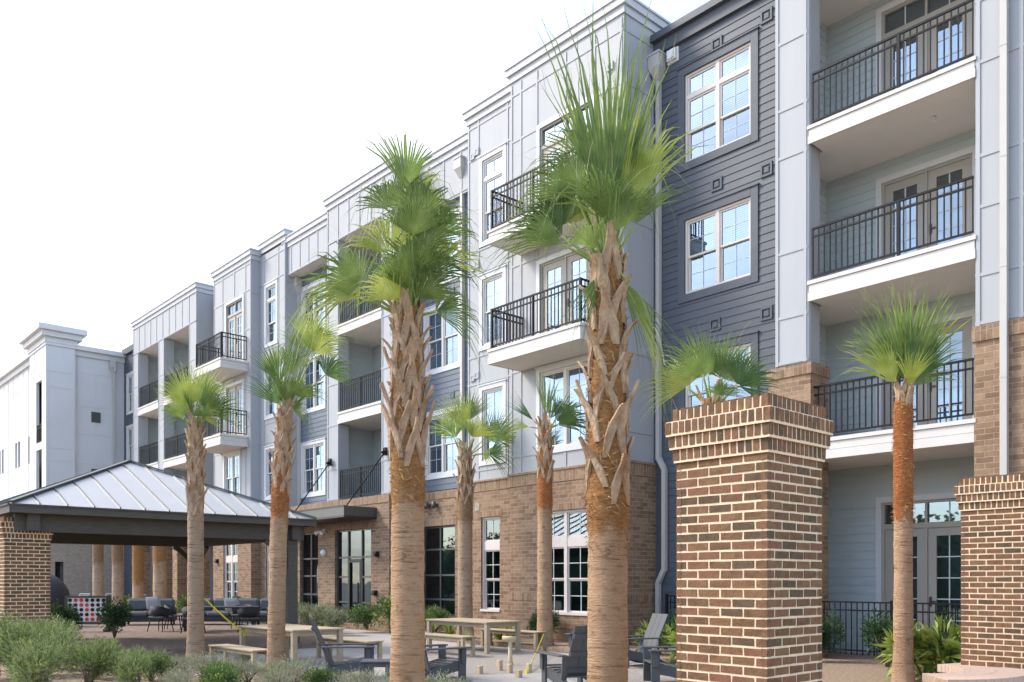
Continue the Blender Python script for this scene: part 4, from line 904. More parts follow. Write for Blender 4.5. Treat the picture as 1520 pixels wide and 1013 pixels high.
def palm(label, x, y, z0, h, r, smooth_to, fibre_to, boots, seed, grey=False, tm='trunk', bw=1.0, lean=(0, 0), group='cabbage palms around the courtyard'):
    rn = random.Random(seed); t = thing('palm_tree', label, 'palm tree', (x, y, z0), group)
    mb = MB(); nn = 22; dz = .045; K = int(h / dz)
    def cen(z): u = z / h; return Vector((x + lean[0] * u * u, y + lean[1] * u * u, z0 + z))
    rings = []
    for k in range(K + 1):
        z = h * k / K
        rr = r * (1 + .32 * math.exp(-z / .28)) * (1.0 - .05 * z / h)
        if z > smooth_to: rr *= 1.0 + .06 * math.sin(min(1, (z - smooth_to) / .3) * 1.57)
        if z > fibre_to: rr *= 1 - .30 * min(1, (z - fibre_to) / max(.3, h - fibre_to))
        rr *= 1 + .016 * math.sin(z * 41 + seed) * rn.uniform(.3, 1.3)
        ring = []
        for j in range(nn):
            a = 2 * math.pi * j / nn
            q = noise.noise(Vector((math.cos(a) * 1.6 + seed, math.sin(a) * 1.6, z * 2.2))) * .045 + noise.noise(Vector((math.cos(a) * 4 + seed, math.sin(a) * 4, z * 9))) * .03
            ring.append(mb.pt(cen(z) + Vector((math.cos(a), math.sin(a), 0)) * (rr * (1 + q))))
        rings.append(ring)
    for k in range(K):
        for j in range(nn):
            z = h * (k + .5) / K + .16 * noise.noise(Vector((math.cos(j * .285) * 1.8 + seed * 3.1, math.sin(j * .285) * 1.8, k * .11)))
            mb.face([rings[k][j], rings[k][(j + 1) % nn], rings[k + 1][(j + 1) % nn], rings[k + 1][j]], 0, True)
    mb.face(rings[-1], 0); nv = len(mb.v)
    # frayed fibre hairs in the orange zone
    for _ in range(int(210 * max(.5, (h - smooth_to) / .9))):
        z = rn.uniform(smooth_to - .1, h - .05); a = rn.uniform(0, 6.283); c = cen(z); o = Vector((math.cos(a), math.sin(a), 0)); tg = Vector((-o.y, o.x, 0))
        p = c + o * (r * (1.02 if z < fibre_to else 1.10 - .3 * (z - fibre_to) / max(.3, h - fibre_to))); q = p + o * rn.uniform(.01, .05) + tg * rn.uniform(-.09, .09) + UP * rn.uniform(-.10, .06)
        w = UP * .006 + tg * .004
        mb.poly([p - w, p + w, q], 1)
    to = mb.build('trunk', ['trunkg' if grey else tm, 'fibre'], t)
    fa = to.data.attributes.new('fibre_zone', 'FLOAT', 'POINT')
    fa.data.foreach_set('value', [min(1, max(0, .5 + (p.z - z0 - smooth_to) / .9)) for p in mb.v])
    if boots:
        b = MB(); zt = h + .02; span = zt - fibre_to
        for k in range(boots):
            zz = fibre_to + span * (k + .3) / boots + rn.uniform(-.03, .03); a = k * 2.39996 + rn.uniform(-.18, .18); sc = rn.uniform(.82, 1.18)
            taper = 1 - .30 * (zz - fibre_to) / span; hgt = .30 * sc * (r / .19) ** .6
            rb = r * taper * 1.0
            def at(z, aa, rad): c = cen(min(h, z)); return c + Vector((math.cos(aa) * rad, math.sin(aa) * rad, z - min(h, z)))
            tw = rn.uniform(-.22, .22)
            for sgn in (-1, 1):
                spread = rn.uniform(.38, .58)
                pts = [(zz - .10, a + sgn * spread * 1.15, rb * 1.02), (zz + hgt * .3, a + sgn * spread * .72, rb * 1.06), (zz + hgt * .68, a + sgn * spread * .26 + tw * .5, rb * 1.13), (zz + hgt, a + sgn * .05 + tw, rb * 1.22 + .03)]
                if rn.random() < .5: pts.append((zz + hgt * rn.uniform(1.2, 1.5), a + tw * 1.4, rb * 1.42 + .05))
                ring = []
                for i, (z, aa, rad) in enumerate(pts):
                    w = (.030, .047, .042, .031, .020)[i] * bw * sc * rn.uniform(.82, 1.15); aa += rn.uniform(-.06, .06); rad *= rn.uniform(.98, 1.03) * (r / .19) ** .5; th = .016
                    tg = Vector((-math.sin(aa), math.cos(aa), 0)); o = Vector((math.cos(aa), math.sin(aa), 0))
                    c = at(z, aa, rad)
                    ring.append([b.pt(c - tg * w - o * .01), b.pt(c - tg * w * .8 + o * th), b.pt(c + tg * w * .8 + o * th), b.pt(c + tg * w - o * .01)])
                for u, v in zip(ring, ring[1:]):
                    for j in range(4): b.face([u[j], u[(j + 1) % 4], v[(j + 1) % 4], v[j]], 0)
                b.face(ring[-1], 0)
        b.build('leaf_bases', 'boot', t)
    return t, cen(h)
def V(rx, up, fw): return RT * rx + UP * up + FW * fw
SA = 0
def crown(t, top, items, r0=.10):
    """items: (side, up, depth, stalk, radius, spread, droop, tint)"""
    global SA
    for (rx, up, fw, pet, rad, spread, droop, m, *nr) in items:
        SA += 1; d = V(rx, up, fw).normalized()
        nrm = V(*nr[0]) if nr else (UP - d * d.z + V(0, 0, -.0)) if abs(d.z) < .85 else V(-rx * .3, 0, -1)
        o = Vector((d.x, d.y, 0)) * r0
        frond(t, top + o - UP * .08, d, nrm, pet, rad, spread, droop, 100 + SA, m)
def auto_crown(t, top, n, rad, pet, seed, up0=.95, up1=-.35, squash=1.0, droop=.5):
    rn = random.Random(seed); it = []
    for k in range(n):
        u = k / max(1, n - 1); a = k * 2.39996 + rn.uniform(-.3, .3); el = up0 + (up1 - up0) * u + rn.uniform(-.12, .12)
        c = math.cos(math.asin(max(-1, min(1, el)))) * squash
        it.append((math.cos(a) * c, el, math.sin(a) * c, pet * rn.uniform(.7, 1.2), rad * rn.uniform(.85, 1.1), rn.uniform(62, 88), droop * rn.uniform(.5, 1.4), rn.choice([0, 0, 1, 1, 2])))
    crown(t, top, it)

CAMF = (0, 0, -1)     # normal towards the viewer's side
tA, pA = palm('tallest foreground palm with bundled upright fronds, left of the big brick pier', -5.46, 6.14, -.18, 4.72, .190, 2.10, 2.45, 28, 1, bw=1.1)
hA = pA
crown(tA, hA, [
    (-.03, 1, -.10, .32, 2.15, 17, .02, 0, CAMF), (.05, 1, .08, .45, 1.95, 18, .05, 0, CAMF), (-.10, 1, .12, .50, 1.75, 15, .08, 2, CAMF), (.14, 1, -.02, .42, 1.75, 17, .12, 1, CAMF), (0, 1, .25, .5, 1.9, 20, .1, 1, CAMF),
    (.24, 1, .10, .55, 1.55, 20, .45, 1, CAMF), (.34, 1, .0, .65, 1.20, 26, .8, 1, CAMF), (.22, 1, .35, .75, 1.2, 28, .6, 1, CAMF), (.42, .9, .2, .55, .95, 26, .9, 0, CAMF),
    (-.18, 1, -.05, 1.15, .70, 85, 1.6, 0, CAMF), (-.26, 1, .2, 1.0, .78, 80, 1.7, 1, CAMF), (-.36, 1, -.1, .80, .78, 75, 1.5, 0, CAMF), (-.30, 1, .1, .70, .78, 80, 1.6, 2, CAMF), (-.55, .9, .1, .60, .78, 60, 1.3, 2, CAMF), (-.45, 1, .3, .65, .80, 70, 1.4, 1, CAMF), (-.85, .55, -.1, .42, .80, 44, .9, 0, CAMF), (-.75, .75, .1, .50, .78, 48, 1.0, 2, CAMF), (-.12, 1, -.3, .45, .8, 60, 1.3, 0, CAMF), (.15, 1, -.3, .35, .8, 60, 1.5, 0, CAMF),
    (.50, -.85, -.1, .14, .78, 16, .4, 0), (-.35, -.85, -.30, .10, .62, 20, .4, 2), (.42, -.6, .1, .24, .85, 16, .9, 1), (.33, -.5, -.3, .25, .62, 22, 1.3, 0), (-.25, .3, -.4, .2, .6, 40, 1.5, 0)])
tB, pB = palm('second tall foreground palm with shaggy crown and one frond reaching left', -7.73, 5.46, -.18, 4.62, .184, 2.50, 2.98, 34, 2, bw=.95)
crown(tB, pB, [
    (.0, 1, -.12, 1.42, .88, 42, .75, 0, CAMF), (.05, 1, .1, 1.55, .80, 38, 1.3, 1, CAMF), (-.07, 1, .1, 1.45, .78, 50, 1.3, 0, CAMF), (.09, 1, .2, 1.70, .62, 50, 2.0, 1, CAMF), (-.13, 1, .0, 1.45, .66, 75, 1.9, 0, CAMF), 
    (.12, 1, -.15, 1.22, .76, 80, 1.8, 0, CAMF), (.20, 1, -.2, .85, .76, 80, 1.7, 0, CAMF), (.38, .95, .2, .85, .76, 70, 1.8, 1, CAMF), (.08, 1, -.3, .95, .72, 65, 1.6, 0, CAMF), (-.20, 1, -.25, .78, .74, 70, 1.8, 1, CAMF), (.30, 1, -.1, 1.1, .68, 70, 1.9, 0, CAMF),
    (.15, 1, -.35, .50, .74, 70, 1.6, 0, CAMF), (.32, .9, -.2, .50, .76, 70, 1.7, 2, CAMF), (-.28, .9, .1, .50, .70, 65, 1.8, 0, CAMF), 
    (-.72, .62, -.1, .56, .90, 74, 1.35, 0, (.3, .6, -1)), (-.80, .52, .0, .52, .82, 68, 1.6, 1, (.3, .6, -1)), (.35, .8, -.35, .22, .70, 80, 1.3, 0, CAMF), (-.25, .6, -.4, .20, .66, 70, 1.6, 1, CAMF), (.05, .9, -.45, .30, .70, 60, 1.4, 0, CAMF), (.55, .3, .2, .25, .70, 60, 1.3, 2, CAMF)])
tC, pC = palm('middle height palm with double tuft crown between nearer table and pavilion', -14.15, 7.18, -.15, 4.72, .152, 2.75, 3.25, 30, 3, tm='trunko', lean=(.10, .12))
crown(tC, pC, [(-.28, .75, -.3, .12, .85, 46, .2, 2, CAMF), (.1, .7, -.5, .2, .75, 50, .6, 0, CAMF), (-.12, 1, -.2, 0.52, .78, 52, .12, 2, CAMF), (.15, 1, .0, 0.67, .9, 40, .35, 0, CAMF), (.32, 1, .1, 1.27, .85, 75, .8, 0, CAMF), (.28, 1, .1, 1.37, .90, 60, .45, 1, CAMF), (.45, 1, -.1, 1.22, .80, 70, .9, 1, CAMF),
    (.6, .8, .2, 1.02, .75, 70, 1.0, 2, CAMF), (.45, .55, -.3, .35, .65, 65, 1.1, 0, CAMF), (-.2, .9, .2, 0.87, .75, 55, .5, 1, CAMF), (.35, .0, -.4, .2, .62, 45, 1.0, 2, CAMF), (.1, 1, .3, 1.32, .8, 55, .4, 0, CAMF)])
tD, pD = palm('palm with grey leaf bases and round spiky crown in front of the pavilion roof', -16.15, 6.55, -.02, 4.50, .150, 3.3, 2.80, 34, 4, grey=True)
crown(tD, pD, [(-.12, 1, -.2, .42, .84, 70, .12, 1, CAMF), (.12, 1, .1, .52, .86, 68, .15, 1, CAMF), (-.35, 1, -.1, .45, .78, 75, .3, 1, CAMF), (.35, .9, -.2, .40, .76, 75, .3, 0, CAMF), (.45, .6, .1, .36, .72, 78, .5, 2, CAMF), (0, 1, .3, .6, .78, 65, .2, 0, CAMF),
    (-.45, .55, .2, .34, .66, 72, .7, 0, CAMF), (.12, .5, -.6, .28, .62, 80, .6, 2, CAMF), (-.3, .4, -.4, .24, .60, 60, .9, 0, CAMF), (.36, .3, -.3, .24, .60, 60, .9, 1, CAMF), (.0, .7, .6, .4, .75, 78, .4, 0)])
tE, pE = palm('palm close to the facade behind the far table, fan crown spreading right', -18.65, 15.1, -.08, 5.1, .205, 3.2, 3.75, 24, 5, grey=True)
crown(tE, pE, [(-.1, 1, 0, 0.85, 1.2, 50, .15, 1, CAMF), (.1, 1, .1, 1.05, 1.1, 50, .2, 0, CAMF), (.75, .55, 0, 0.90, 1.1, 68, .3, 0, CAMF), (.6, .7, .2, 0.75, 1.0, 65, .35, 0, CAMF), (-.4, .8, 0, 0.75, 1.0, 65, .3, 1, CAMF), (.7, .1, -.2, .6, .85, 65, .6, 2, CAMF), (-.2, .5, -.4, 0.65, .9, 70, .5, 0, CAMF), (.2, .5, -.4, 0.65, .9, 70, .6, 1, CAMF), (.5, .2, .3, .5, .8, 65, .7, 0)])
tF, pF = palm('palm with sparse drooping dark crown in front of the brick wall', -15.3, 14.9, -.08, 5.4, .185, 3.35, 4.05, 20, 6, tm='trunko')
crown(tF, pF, [(.05, 1, 0, .3, 1.2, 24, .15, 0, CAMF), (.5, .55, 0, .3, 1.1, 48, 1.0, 2, CAMF), (.65, .35, -.2, .3, 1.1, 46, 1.1, 2, CAMF), (.55, .3, .2, .3, 1.1, 46, 1.0, 2, CAMF), (-.5, .5, 0, .3, .9, 16, .1, 2, CAMF), (-.4, .1, 0, .3, .6, 26, 1.0, 1, CAMF), (.3, .8, .1, .3, .95, 40, .8, 2, CAMF)])
tG, pG = palm('slender palm with orange fibre trunk and upswept fan crown, right of the big brick pier', -5.90, 13.45, -.10, 4.52, .140, 2.55, 4.25, 6, 7, tm='trunko')
crown(tG, pG, [(-.02, 1, -.15, .26, 1.62, 36, .08, 0, CAMF), (.10, 1, .1, .34, 1.70, 32, .10, 1, CAMF), (.26, 1, .0, .30, 1.60, 30, .15, 1, CAMF), (-.20, 1, .1, .30, 1.35, 36, .3, 0, CAMF), (.38, .85, -.1, .28, 1.25, 42, .3, 2, CAMF), (-.42, .85, -.1, .24, 1.05, 42, .6, 1, CAMF), (.48, .7, .3, .25, 1.1, 42, .45, 0, CAMF), (.1, .8, -.5, .18, .75, 42, .5, 1, CAMF), (.2, 1, .4, .32, 1.45, 42, .25, 2, CAMF), (-.1, 1, .35, .3, 1.4, 40, .25, 1, CAMF)])
tH, pH = palm('low palm whose two fans show above the big brick pier', -6.80, 9.72, -.18, 4.10, .16, 2.0, 2.6, 14, 8)
crown(tH, pH, [(-.25, 1, -.1, 0.42, .80, 88, .35, 0, CAMF), (.30, 1, .1, 0.40, .85, 85, .40, 0, CAMF), (-.5, .6, .2, 0.40, .75, 80, .6, 1, CAMF), (.6, .6, .0, 0.40, .75, 80, .6, 2, CAMF), (0, 1, .4, 0.50, .8, 80, .4, 1, CAMF), (.1, .3, -.6, .2, .5, 70, .6, 2)])
for k, (x, y, hh, lb) in enumerate([(-38.9, 11.6, 4.6, 'leftmost of the bare palm trunks seen through the pavilion'), (-37.7, 12.0, 5.2, 'grey palm trunk second from the left behind the pavilion'), (-36.0, 12.25, 4.7, 'orange brown palm trunk third from the left behind the pavilion'), (-34.6, 12.6, 4.9, 'rightmost and thickest palm trunk seen through the pavilion')]):
    tt, pp = palm(lb, x, y, 0, hh, .21 if k < 3 else .25, 2.2 if k != 2 else 1.4, 3.6, 12, 20 + k, grey=k in (0, 1), group='palm trunks behind the pavilion')
    auto_crown(tt, pp, 8, .75, .3, 30 + k, up1=-.1)

# ------------------------------------------------------------ furniture
def place(root, x, y, z, rz): root.location = (x, y, z); root.rotation_euler = (0, 0, rz)
def face_dir(v): return math.atan2(v.y, v.x) - math.pi / 2     # local +Y turns to v
def adirondack(label):
    t = thing('adirondack_chair', label, 'chair', (0, 0, 0), 'charcoal adirondack chairs')
    s = MB(); prof = lambda y: .36 - .42 * (.40 - y) * .42 + .10 * max(0, (y - .3)) - (.03 * math.sin((y + .35) * 3))
    for k in range(7):
        y = .42 - k * .115; z = .37 - .125 * ((.42 - y) / .8) - .02 * math.sin(math.pi * (.42 - y) / .8)
        s.cbox(-.27, .27, y - .105, y, z - .022, z, .004)
    s.build('seat', 'adir', t)
    b = MB(); c0 = Vector((0, -.28, .24)); u = Vector((0, -.36, .80)).normalized()
    w = Vector((0, u.z, -u.y))
    for x0, x1 in ((-.275, -.095), (-.088, .088), (.095, .275)):
        i = []
        for p in (c0, c0 + u * .86):
            for dx, dn in ((x0, -.011), (x1, -.011), (x1, .011), (x0, .011)): i.append(b.pt(p + Vector((dx, 0, 0)) + w * dn))
        for f in ((3,2,1,0),(4,5,6,7),(0,1,5,4),(1,2,6,5),(2,3,7,6),(3,0,4,7)): b.face([i[k] for k in f])
    for q in (.12, .40, .70): p = c0 + u * q - w * .026; b.bar(p - Vector((.27, 0, 0)), p + Vector((.27, 0, 0)), .03, .07, up=u)
    b.build('backrest', 'adir', t)
    for sx in (-1, 1):
        a = MB(); a.cbox(sx * .37 - .075, sx * .37 + .075, -.44, .46, .555, .58, .005); a.build('armrest', 'adir', t)
        l = MB(); l.cbox(sx * .315 - .018 , sx * .315 + .018, .28, .42, 0, .555, .004); l.cbox(sx * .355 - .016, sx * .355 + .016, .31, .40, .30, .554, .003); l.build('front_leg', 'adir', t)
        st = MB(); prof = [(.42, .33), (.42, .20), (.10, .14), (-.25, .035), (-.52, .0), (-.62, .0), (-.62, .05), (-.34, .20), (-.05, .275), (.2, .33)]
        st.xprism(prof, sx * .29 - .017, sx * .29 + .017); st.bar((sx * .315, -.40, .56), (sx * .30, -.30, .20), .035, .09, up=(1, 0, 0)); st.build('rear_leg', 'adir', t)
    return t
ch = adirondack('charcoal adirondack chair seen in profile facing right, left of the second tall palm')
place(ch, -13.05, 7.98, GZ, face_dir(RT + FW * .12))
GRP = 'charcoal adirondack chairs'
def ad(x, y, v, lb, z=GZ): dup(ch, (x, y, z), face_dir(v), lb, GRP)
ad(-11.75, 8.85, RT * 1 + FW * .75, 'charcoal adirondack chair half hidden behind the second tall palm trunk')
ad(-9.35, 9.70, FW * 1 - RT * .42, 'charcoal adirondack chair seen from behind, partly hidden by the tallest palm')
ad(-11.15, 13.30, -RT * 1 - FW * .42, 'farther charcoal adirondack chair with sunlit pale back, right of the tallest palm')
ad(-8.85, 11.55, -RT * 1 - FW * .05, 'charcoal adirondack chair facing left, its back end behind the big brick pier')
ad(-12.5, 13.62, -RT * .7 - FW * .9, 'charcoal adirondack chair whose back corner peeps out left of the tallest palm')
t = thing('side_table', 'small charcoal side table by the profile adirondack chair', 'side table', (0, 0, 0))
s = MB(); s.cbox(-.24, .24, -.24, .24, .41, .435, .005); s.build('tabletop', 'adir', t)
s = MB(); s.box(-.21, .21, -.21, -.19, .34, .41); s.box(-.21, .21, .19, .21, .34, .41); s.box(-.21, -.19, -.188, .188, .34, .41); s.box(.19, .21, -.188, .188, .34, .41); s.build('apron', 'adir', t)
for a in (-1, 1):
    for b in (-1, 1): s = MB(); s.cbox(a * .2 - .025, a * .2 + .025, b * .2 - .04, b * .2 + .04, 0, .405, .004); s.build('leg', 'adir', t)
place(t, -11.62, 7.62, GZ, face_dir(RT))
def dtable(label, x0, x1, y0, y1, grp):
    t = thing('dining_table', label, 'table', ((x0 + x1) / 2, (y0 + y1) / 2, GZ), grp); z = GZ + .74
    s = MB(); n = 7
    for k in range(n): s.cbox(x0, x1, y0 + (y1 - y0) * k / n + .003, y0 + (y1 - y0) * (k + 1) / n - .003, z - .035, z, .004)
    s.build('tabletop', 'twood', t)
    s = MB(); e = .08; s.box(x0 + e, x1 - e, y0 + e, y0 + e + .03, z - .13, z - .036); s.box(x0 + e, x1 - e, y1 - e - .03, y1 - e, z - .13, z - .036); s.box(x0 + e, x0 + e + .03, y0 + e + .031, y1 - e - .031, z - .13, z - .036); s.box(x1 - e - .03, x1 - e, y0 + e + .031, y1 - e - .031, z - .13, z - .036); s.build('apron', 'twood', t)
    for x in (x0 + .02, x1 - .12):
        for y in (y0 + .02, y1 - .12): s = MB(); s.cbox(x, x + .10, y, y + .10, GZ, z - .036, .005); s.build('leg', 'twood', t)
def bench(label, x0, x1, y0, y1):
    t = thing('bench', label, 'bench', ((x0 + x1) / 2, (y0 + y1) / 2, GZ), 'teak benches beside the tables'); z = GZ + .46
    s = MB(); n = 3
    for k in range(n): s.cbox(x0, x1, y0 + (y1 - y0) * k / n + .003, y0 + (y1 - y0) * (k + 1) / n - .003, z - .03, z, .004)
    s.build('seat', 'twood', t)
    s = MB(); s.box(x0 + .08, x1 - .08, y0 + .05, y0 + .075, z - .10, z - .031); s.box(x0 + .08, x1 - .08, y1 - .075, y1 - .05, z - .10, z - .031); s.build('apron', 'twood', t)
    for x in (x0 + .02, x1 - .10):
        for y in (y0 + .02, y1 - .10): s = MB(); s.cbox(x, x + .08, y, y + .08, GZ, z - .031, .004); s.build('leg', 'twood', t)
dtable('nearer teak outdoor dining table between the palm trunks at lower left', -17.6, -15.2, 8.05, 9.20, 'teak dining tables')
dtable('farther teak outdoor dining table in front of the brick facade', -17.5, -15.15, 12.9, 14.0, 'teak dining tables')
bench('teak bench in front of the nearer table, just left of a palm trunk', -16.3, -14.4, 6.85, 7.25)
bench('teak bench behind the nearer table, beside the profile adirondack chair', -17.1, -15.0, 9.6, 10.0)
bench('teak bench on the near side of the farther table', -16.8, -14.85, 11.95, 12.35)
bench('teak bench on the building side of the farther table', -17.2, -15.1, 14.4, 14.78)
# lawn game pieces
for (x, y, hh, lb) in [(-12.05, 10.1, .15, 'upright wooden game block farthest left on the gravel'), (-12.25, 10.75, .20, 'tall wooden game block standing at the back of the set'), (-11.8, 10.6, .17, 'wooden game block just left of the yellow strap end'), (-10.95, 10.05, .16, 'nearest wooden game block in front of the pale slab'), (-11.45, 10.75, .19, 'wooden game block touching the yellow strap')]:
    b = MB(); b.cbox(x - .045, x + .045, y - .045, y + .045, GZ, GZ + hh, .007); tag(b.build('game_block', 'kwood'), lb, 'game block', 'wooden lawn game blocks')
t = thing('wooden_mallet', 'pale wooden mallet standing on its handle beside the farther bench', 'mallet', (-12.9, 11.6, GZ))
b = MB(); b.tube([(-12.9, 11.6, GZ), (-12.9, 11.6, GZ + .10), (-12.9, 11.6, GZ + .50)], [.07, .045, .04], 10); b.build('handle', 'kwood', t)
b = MB(); b.tube([Vector((-12.9, 11.6, GZ + .53)) - RT * .16, Vector((-12.9, 11.6, GZ + .53)) + RT * .12], .055, 12); b.build('mallet_head', 'kwood', t)
b = MB(); b.prism([(-11.9, 9.3), (-9.9, 9.0), (-9.5, 10.2), (-11.3, 10.9)], GZ + .006, GZ + .03); b.build('paving_slab', 'conc', kind='structure')
def strap(label, p, q, w=.032):
    s = MB(); p = Vector(p); q = Vector(q); n = 8
    pts = [p.lerp(q, k / n) - UP * (.03 * math.sin(math.pi * k / n)) for k in range(n + 1)]
    for a, b in zip(pts, pts[1:]): s.bar(a, b, .008, w, up=UP)
    s.box(q.x - .02, q.x + .02, q.y - .02, q.y + .02, q.z - .06, q.z + .05)
    return tag(s.build('guy_strap', 'yel'), label, 'strap', 'yellow palm guy straps')
strap('yellow guy strap slanting from the grey palm down to the nearer table', (-16.08, 6.72, 1.15), (-17.47, 8.13, .40))
strap('yellow guy strap running from a palm trunk to the game blocks', (-15.15, 14.72, .22), (-11.35, 10.6, -.13))
# lounge furniture beyond the pavilion
def sofa(label, w, d):
    t = thing('outdoor_sofa', label, 'sofa', (0, 0, 0), 'charcoal lounge sofas')
    s = MB(); s.cbox(-w/2, w/2, -d/2, d/2, .12, .30, .03); s.build('base', 'wick', t)
    n = max(1, int(w / .8))
    for k in range(n):
        x0 = -w/2 + .06 + (w - .12) * k / n; x1 = -w/2 + .06 + (w - .12) * (k + 1) / n
        s = MB(); s.cbox(x0 + .01, x1 - .01, -d/2 + .2, d/2 + .02, .305, .47, .05); s.build('seat_cushion', 'cush', t)
        s = MB(); s.cbox(x0 + .01, x1 - .01, -d/2 + .02, -d/2 + .24, .475, .92, .08); s.build('back_cushion', 'cush', t)
    for sx in (-1, 1): s = MB(); s.cbox(sx * (w/2 - .05) - .04, sx * (w/2 - .05) + .04, -d/2, d/2 - .1, .30, .60, .03); s.build('arm', 'wick', t)
    for sx in (-1, 1):
        for sy in (-1, 1): s = MB(); s.box(sx * (w/2 - .1) - .03, sx * (w/2 - .1) + .03, sy * (d/2 - .1) - .03, sy * (d/2 - .1) + .03, 0, .12); s.build('leg', 'wick', t)
    return t
TZ = -.02
s1 = sofa('charcoal outdoor sofa with grey pillow, left end of the lounge group', 1.7, .9); place(s1, -31.0, 10.95, TZ, face_dir(-FW + RT * .25))
s2 = sofa('long charcoal outdoor sofa at the back of the lounge group', 3.4, .9); place(s2, -29.2, 13.2, TZ, face_dir(-FW))
def pillow(label, x, y, z, rz, tilt):
    s = MB(); n = 8; T = Matrix.Translation((x, y, z)) @ Matrix.Rotation(rz, 4, 'Z') @ Matrix.Rotation(tilt, 4, 'X'); s.T = T
    for sg in (1, -1):
        gi = [[s.pt(((i / n - .5) * .5, sg * .085 * (max(0, (1 - (2*i/n-1)**4) * (1 - (2*j/n-1)**4))) ** .6, (j / n - .5) * .5)) for j in range(n + 1)] for i in range(n + 1)]
        for i in range(n):
            for j in range(n): s.face([gi[i][j], gi[i+1][j], gi[i+1][j+1], gi[i][j+1]], 0, True)
    tag(s.build('pillow', 'pil'), label, 'pillow', 'grey scatter pillows')
pillow('pale grey scatter pillow leaning on the left sofa', -30.65, 10.95, .72, face_dir(-FW), R(-18)); pillow('pale grey scatter pillow on the long back sofa', -28.0, 12.6, .70, face_dir(-FW), R(-18))
def dchair(label):
    t = thing('dining_chair', label, 'chair', (0, 0, 0), 'charcoal tub chairs around the outdoor table')
    s = MB(); s.cbox(-.26, .26, -.25, .27, .40, .46, .02); s.build('seat', 'cush', t)
    s = MB(); n = 14; 
    for zz0, zz1, e0, e1 in ((.40, .78, 0, .05),):
        ring = []
        for k in range(n + 1):
            a = R(180 + 180 * k / n) ; top = .78 - .13 * (abs(k / n - .5) * 2) ** 2
            row = []
            for rr, z in ((.27, .40), (.33, top), (.30, top), (.245, .42)): row.append(s.pt((rr * math.cos(a), rr * math.sin(a) * .95 + .02, z)))
            ring.append(row)
        for u, v in zip(ring, ring[1:]):
            for j in range(4): s.face([u[j], u[(j + 1) % 4], v[(j + 1) % 4], v[j]], 0, True)
        s.face(ring[0]); s.face(ring[-1])
    s.build('backrest', 'wick', t)
    for sx in (-1, 1):
        for sy in (-1, 1): l = MB(); l.tube([(sx * .27, sy * .25, 0), (sx * .21, sy * .19, .41)], [.013, .018], 6); l.build('leg', 'rail', t)
    return t
tx, ty = -25.9, 11.0
dc = dchair('charcoal tub chair at the near left side of the outdoor table'); place(dc, -26.7, 9.75, TZ, face_dir(FW + RT * .3))
for (x, y, v, lb) in [(-27.6, 10.5, RT + FW * .2, 'charcoal tub chair at the left end of the outdoor table'), (-25.2, 10.15, FW, 'charcoal tub chair seen from behind, just right of the grey palm trunk'), (-24.2, 11.4, FW - RT * .5, 'charcoal tub chair at the near right of the outdoor table'), (-24.2, 12.6, -RT, 'charcoal tub chair at the right end of the outdoor table'), (-26.6, 12.3, -FW, 'charcoal tub chair across the outdoor table'), (-25.4, 12.9, -FW, 'charcoal tub chair across the outdoor table near its right end')]:
    dup(dc, (x, y, TZ), face_dir(v), lb, 'charcoal tub chairs around the outdoor table')
t = thing('outdoor_table', 'charcoal dining table among the tub chairs beyond the pavilion', 'table', (0, 0, 0))
s = MB(); s.cbox(-1.1, 1.1, -.5, .5, .70, .74, .01); s.build('tabletop', 'wick', t)
for a in (-1, 1):
    for b in (-1, 1): s = MB(); s.box(a * 1.0 - .04, a * 1.0 + .04, b * .42 - .04, b * .42 + .04, 0, .70); s.build('leg', 'wick', t)
place(t, -25.9, 11.35, TZ, math.atan2(RT.y, RT.x) + .1)
# giant four-in-a-row game
t = thing('giant_row_game', 'giant white game board with red and black discs on a dark frame beside the shrubs', 'game board', (0, 0, 0))
s = MB(); nx_, nz_ = 7, 5; bw, bh = 1.12, .72
holes = [(-bw/2 + bw * (i + .5) / nx_, .30 + bh * (j + .5) / nz_) for i in range(nx_) for j in range(nz_)]
s.box(-bw/2, bw/2, -.04, .04, .30, .30 + bh); s.build('board', 'white', t)
rn = random.Random(4); s = MB()
reds = {(1, 4), (2, 4), (2, 3), (3, 3), (3, 2), (0, 0), (3, 0), (4, 0), (5, 0), (6, 0), (4, 1)}
for i in range(nx_):
    for j in range(nz_):
        x, z = -bw/2 + bw * (i + .5) / nx_, .30 + bh * (j + .5) / nz_
        for sg in (-1, 1): s.tube([(x, sg * .03, z), (x, sg * .052, z)], .056, 14, 1 if (i, j) in reds else 0, smooth=False)
s.build('disc', ['black', 'red'], t)['kind'] = 'stuff'
s = MB(); s.box(-bw/2 - .06, bw/2 + .06, -.07, .07, .30 + bh, .36 + bh); s.box(-bw/2 - .06, bw/2 + .06, -.07, .07, .22, .30)
for sx in (-1, 1): s.box(sx * (bw/2 + .03) - .04, sx * (bw/2 + .03) + .04, -.06, .06, 0, .30 + bh); s.box(sx * (bw/2 + .03) - .04, sx * (bw/2 + .03) + .04, -.3, .3, 0, .06)
s.build('frame', 'pwood', t)
place(t, -28.0, 8.05, TZ, math.atan2(RT.y, RT.x) + .12)
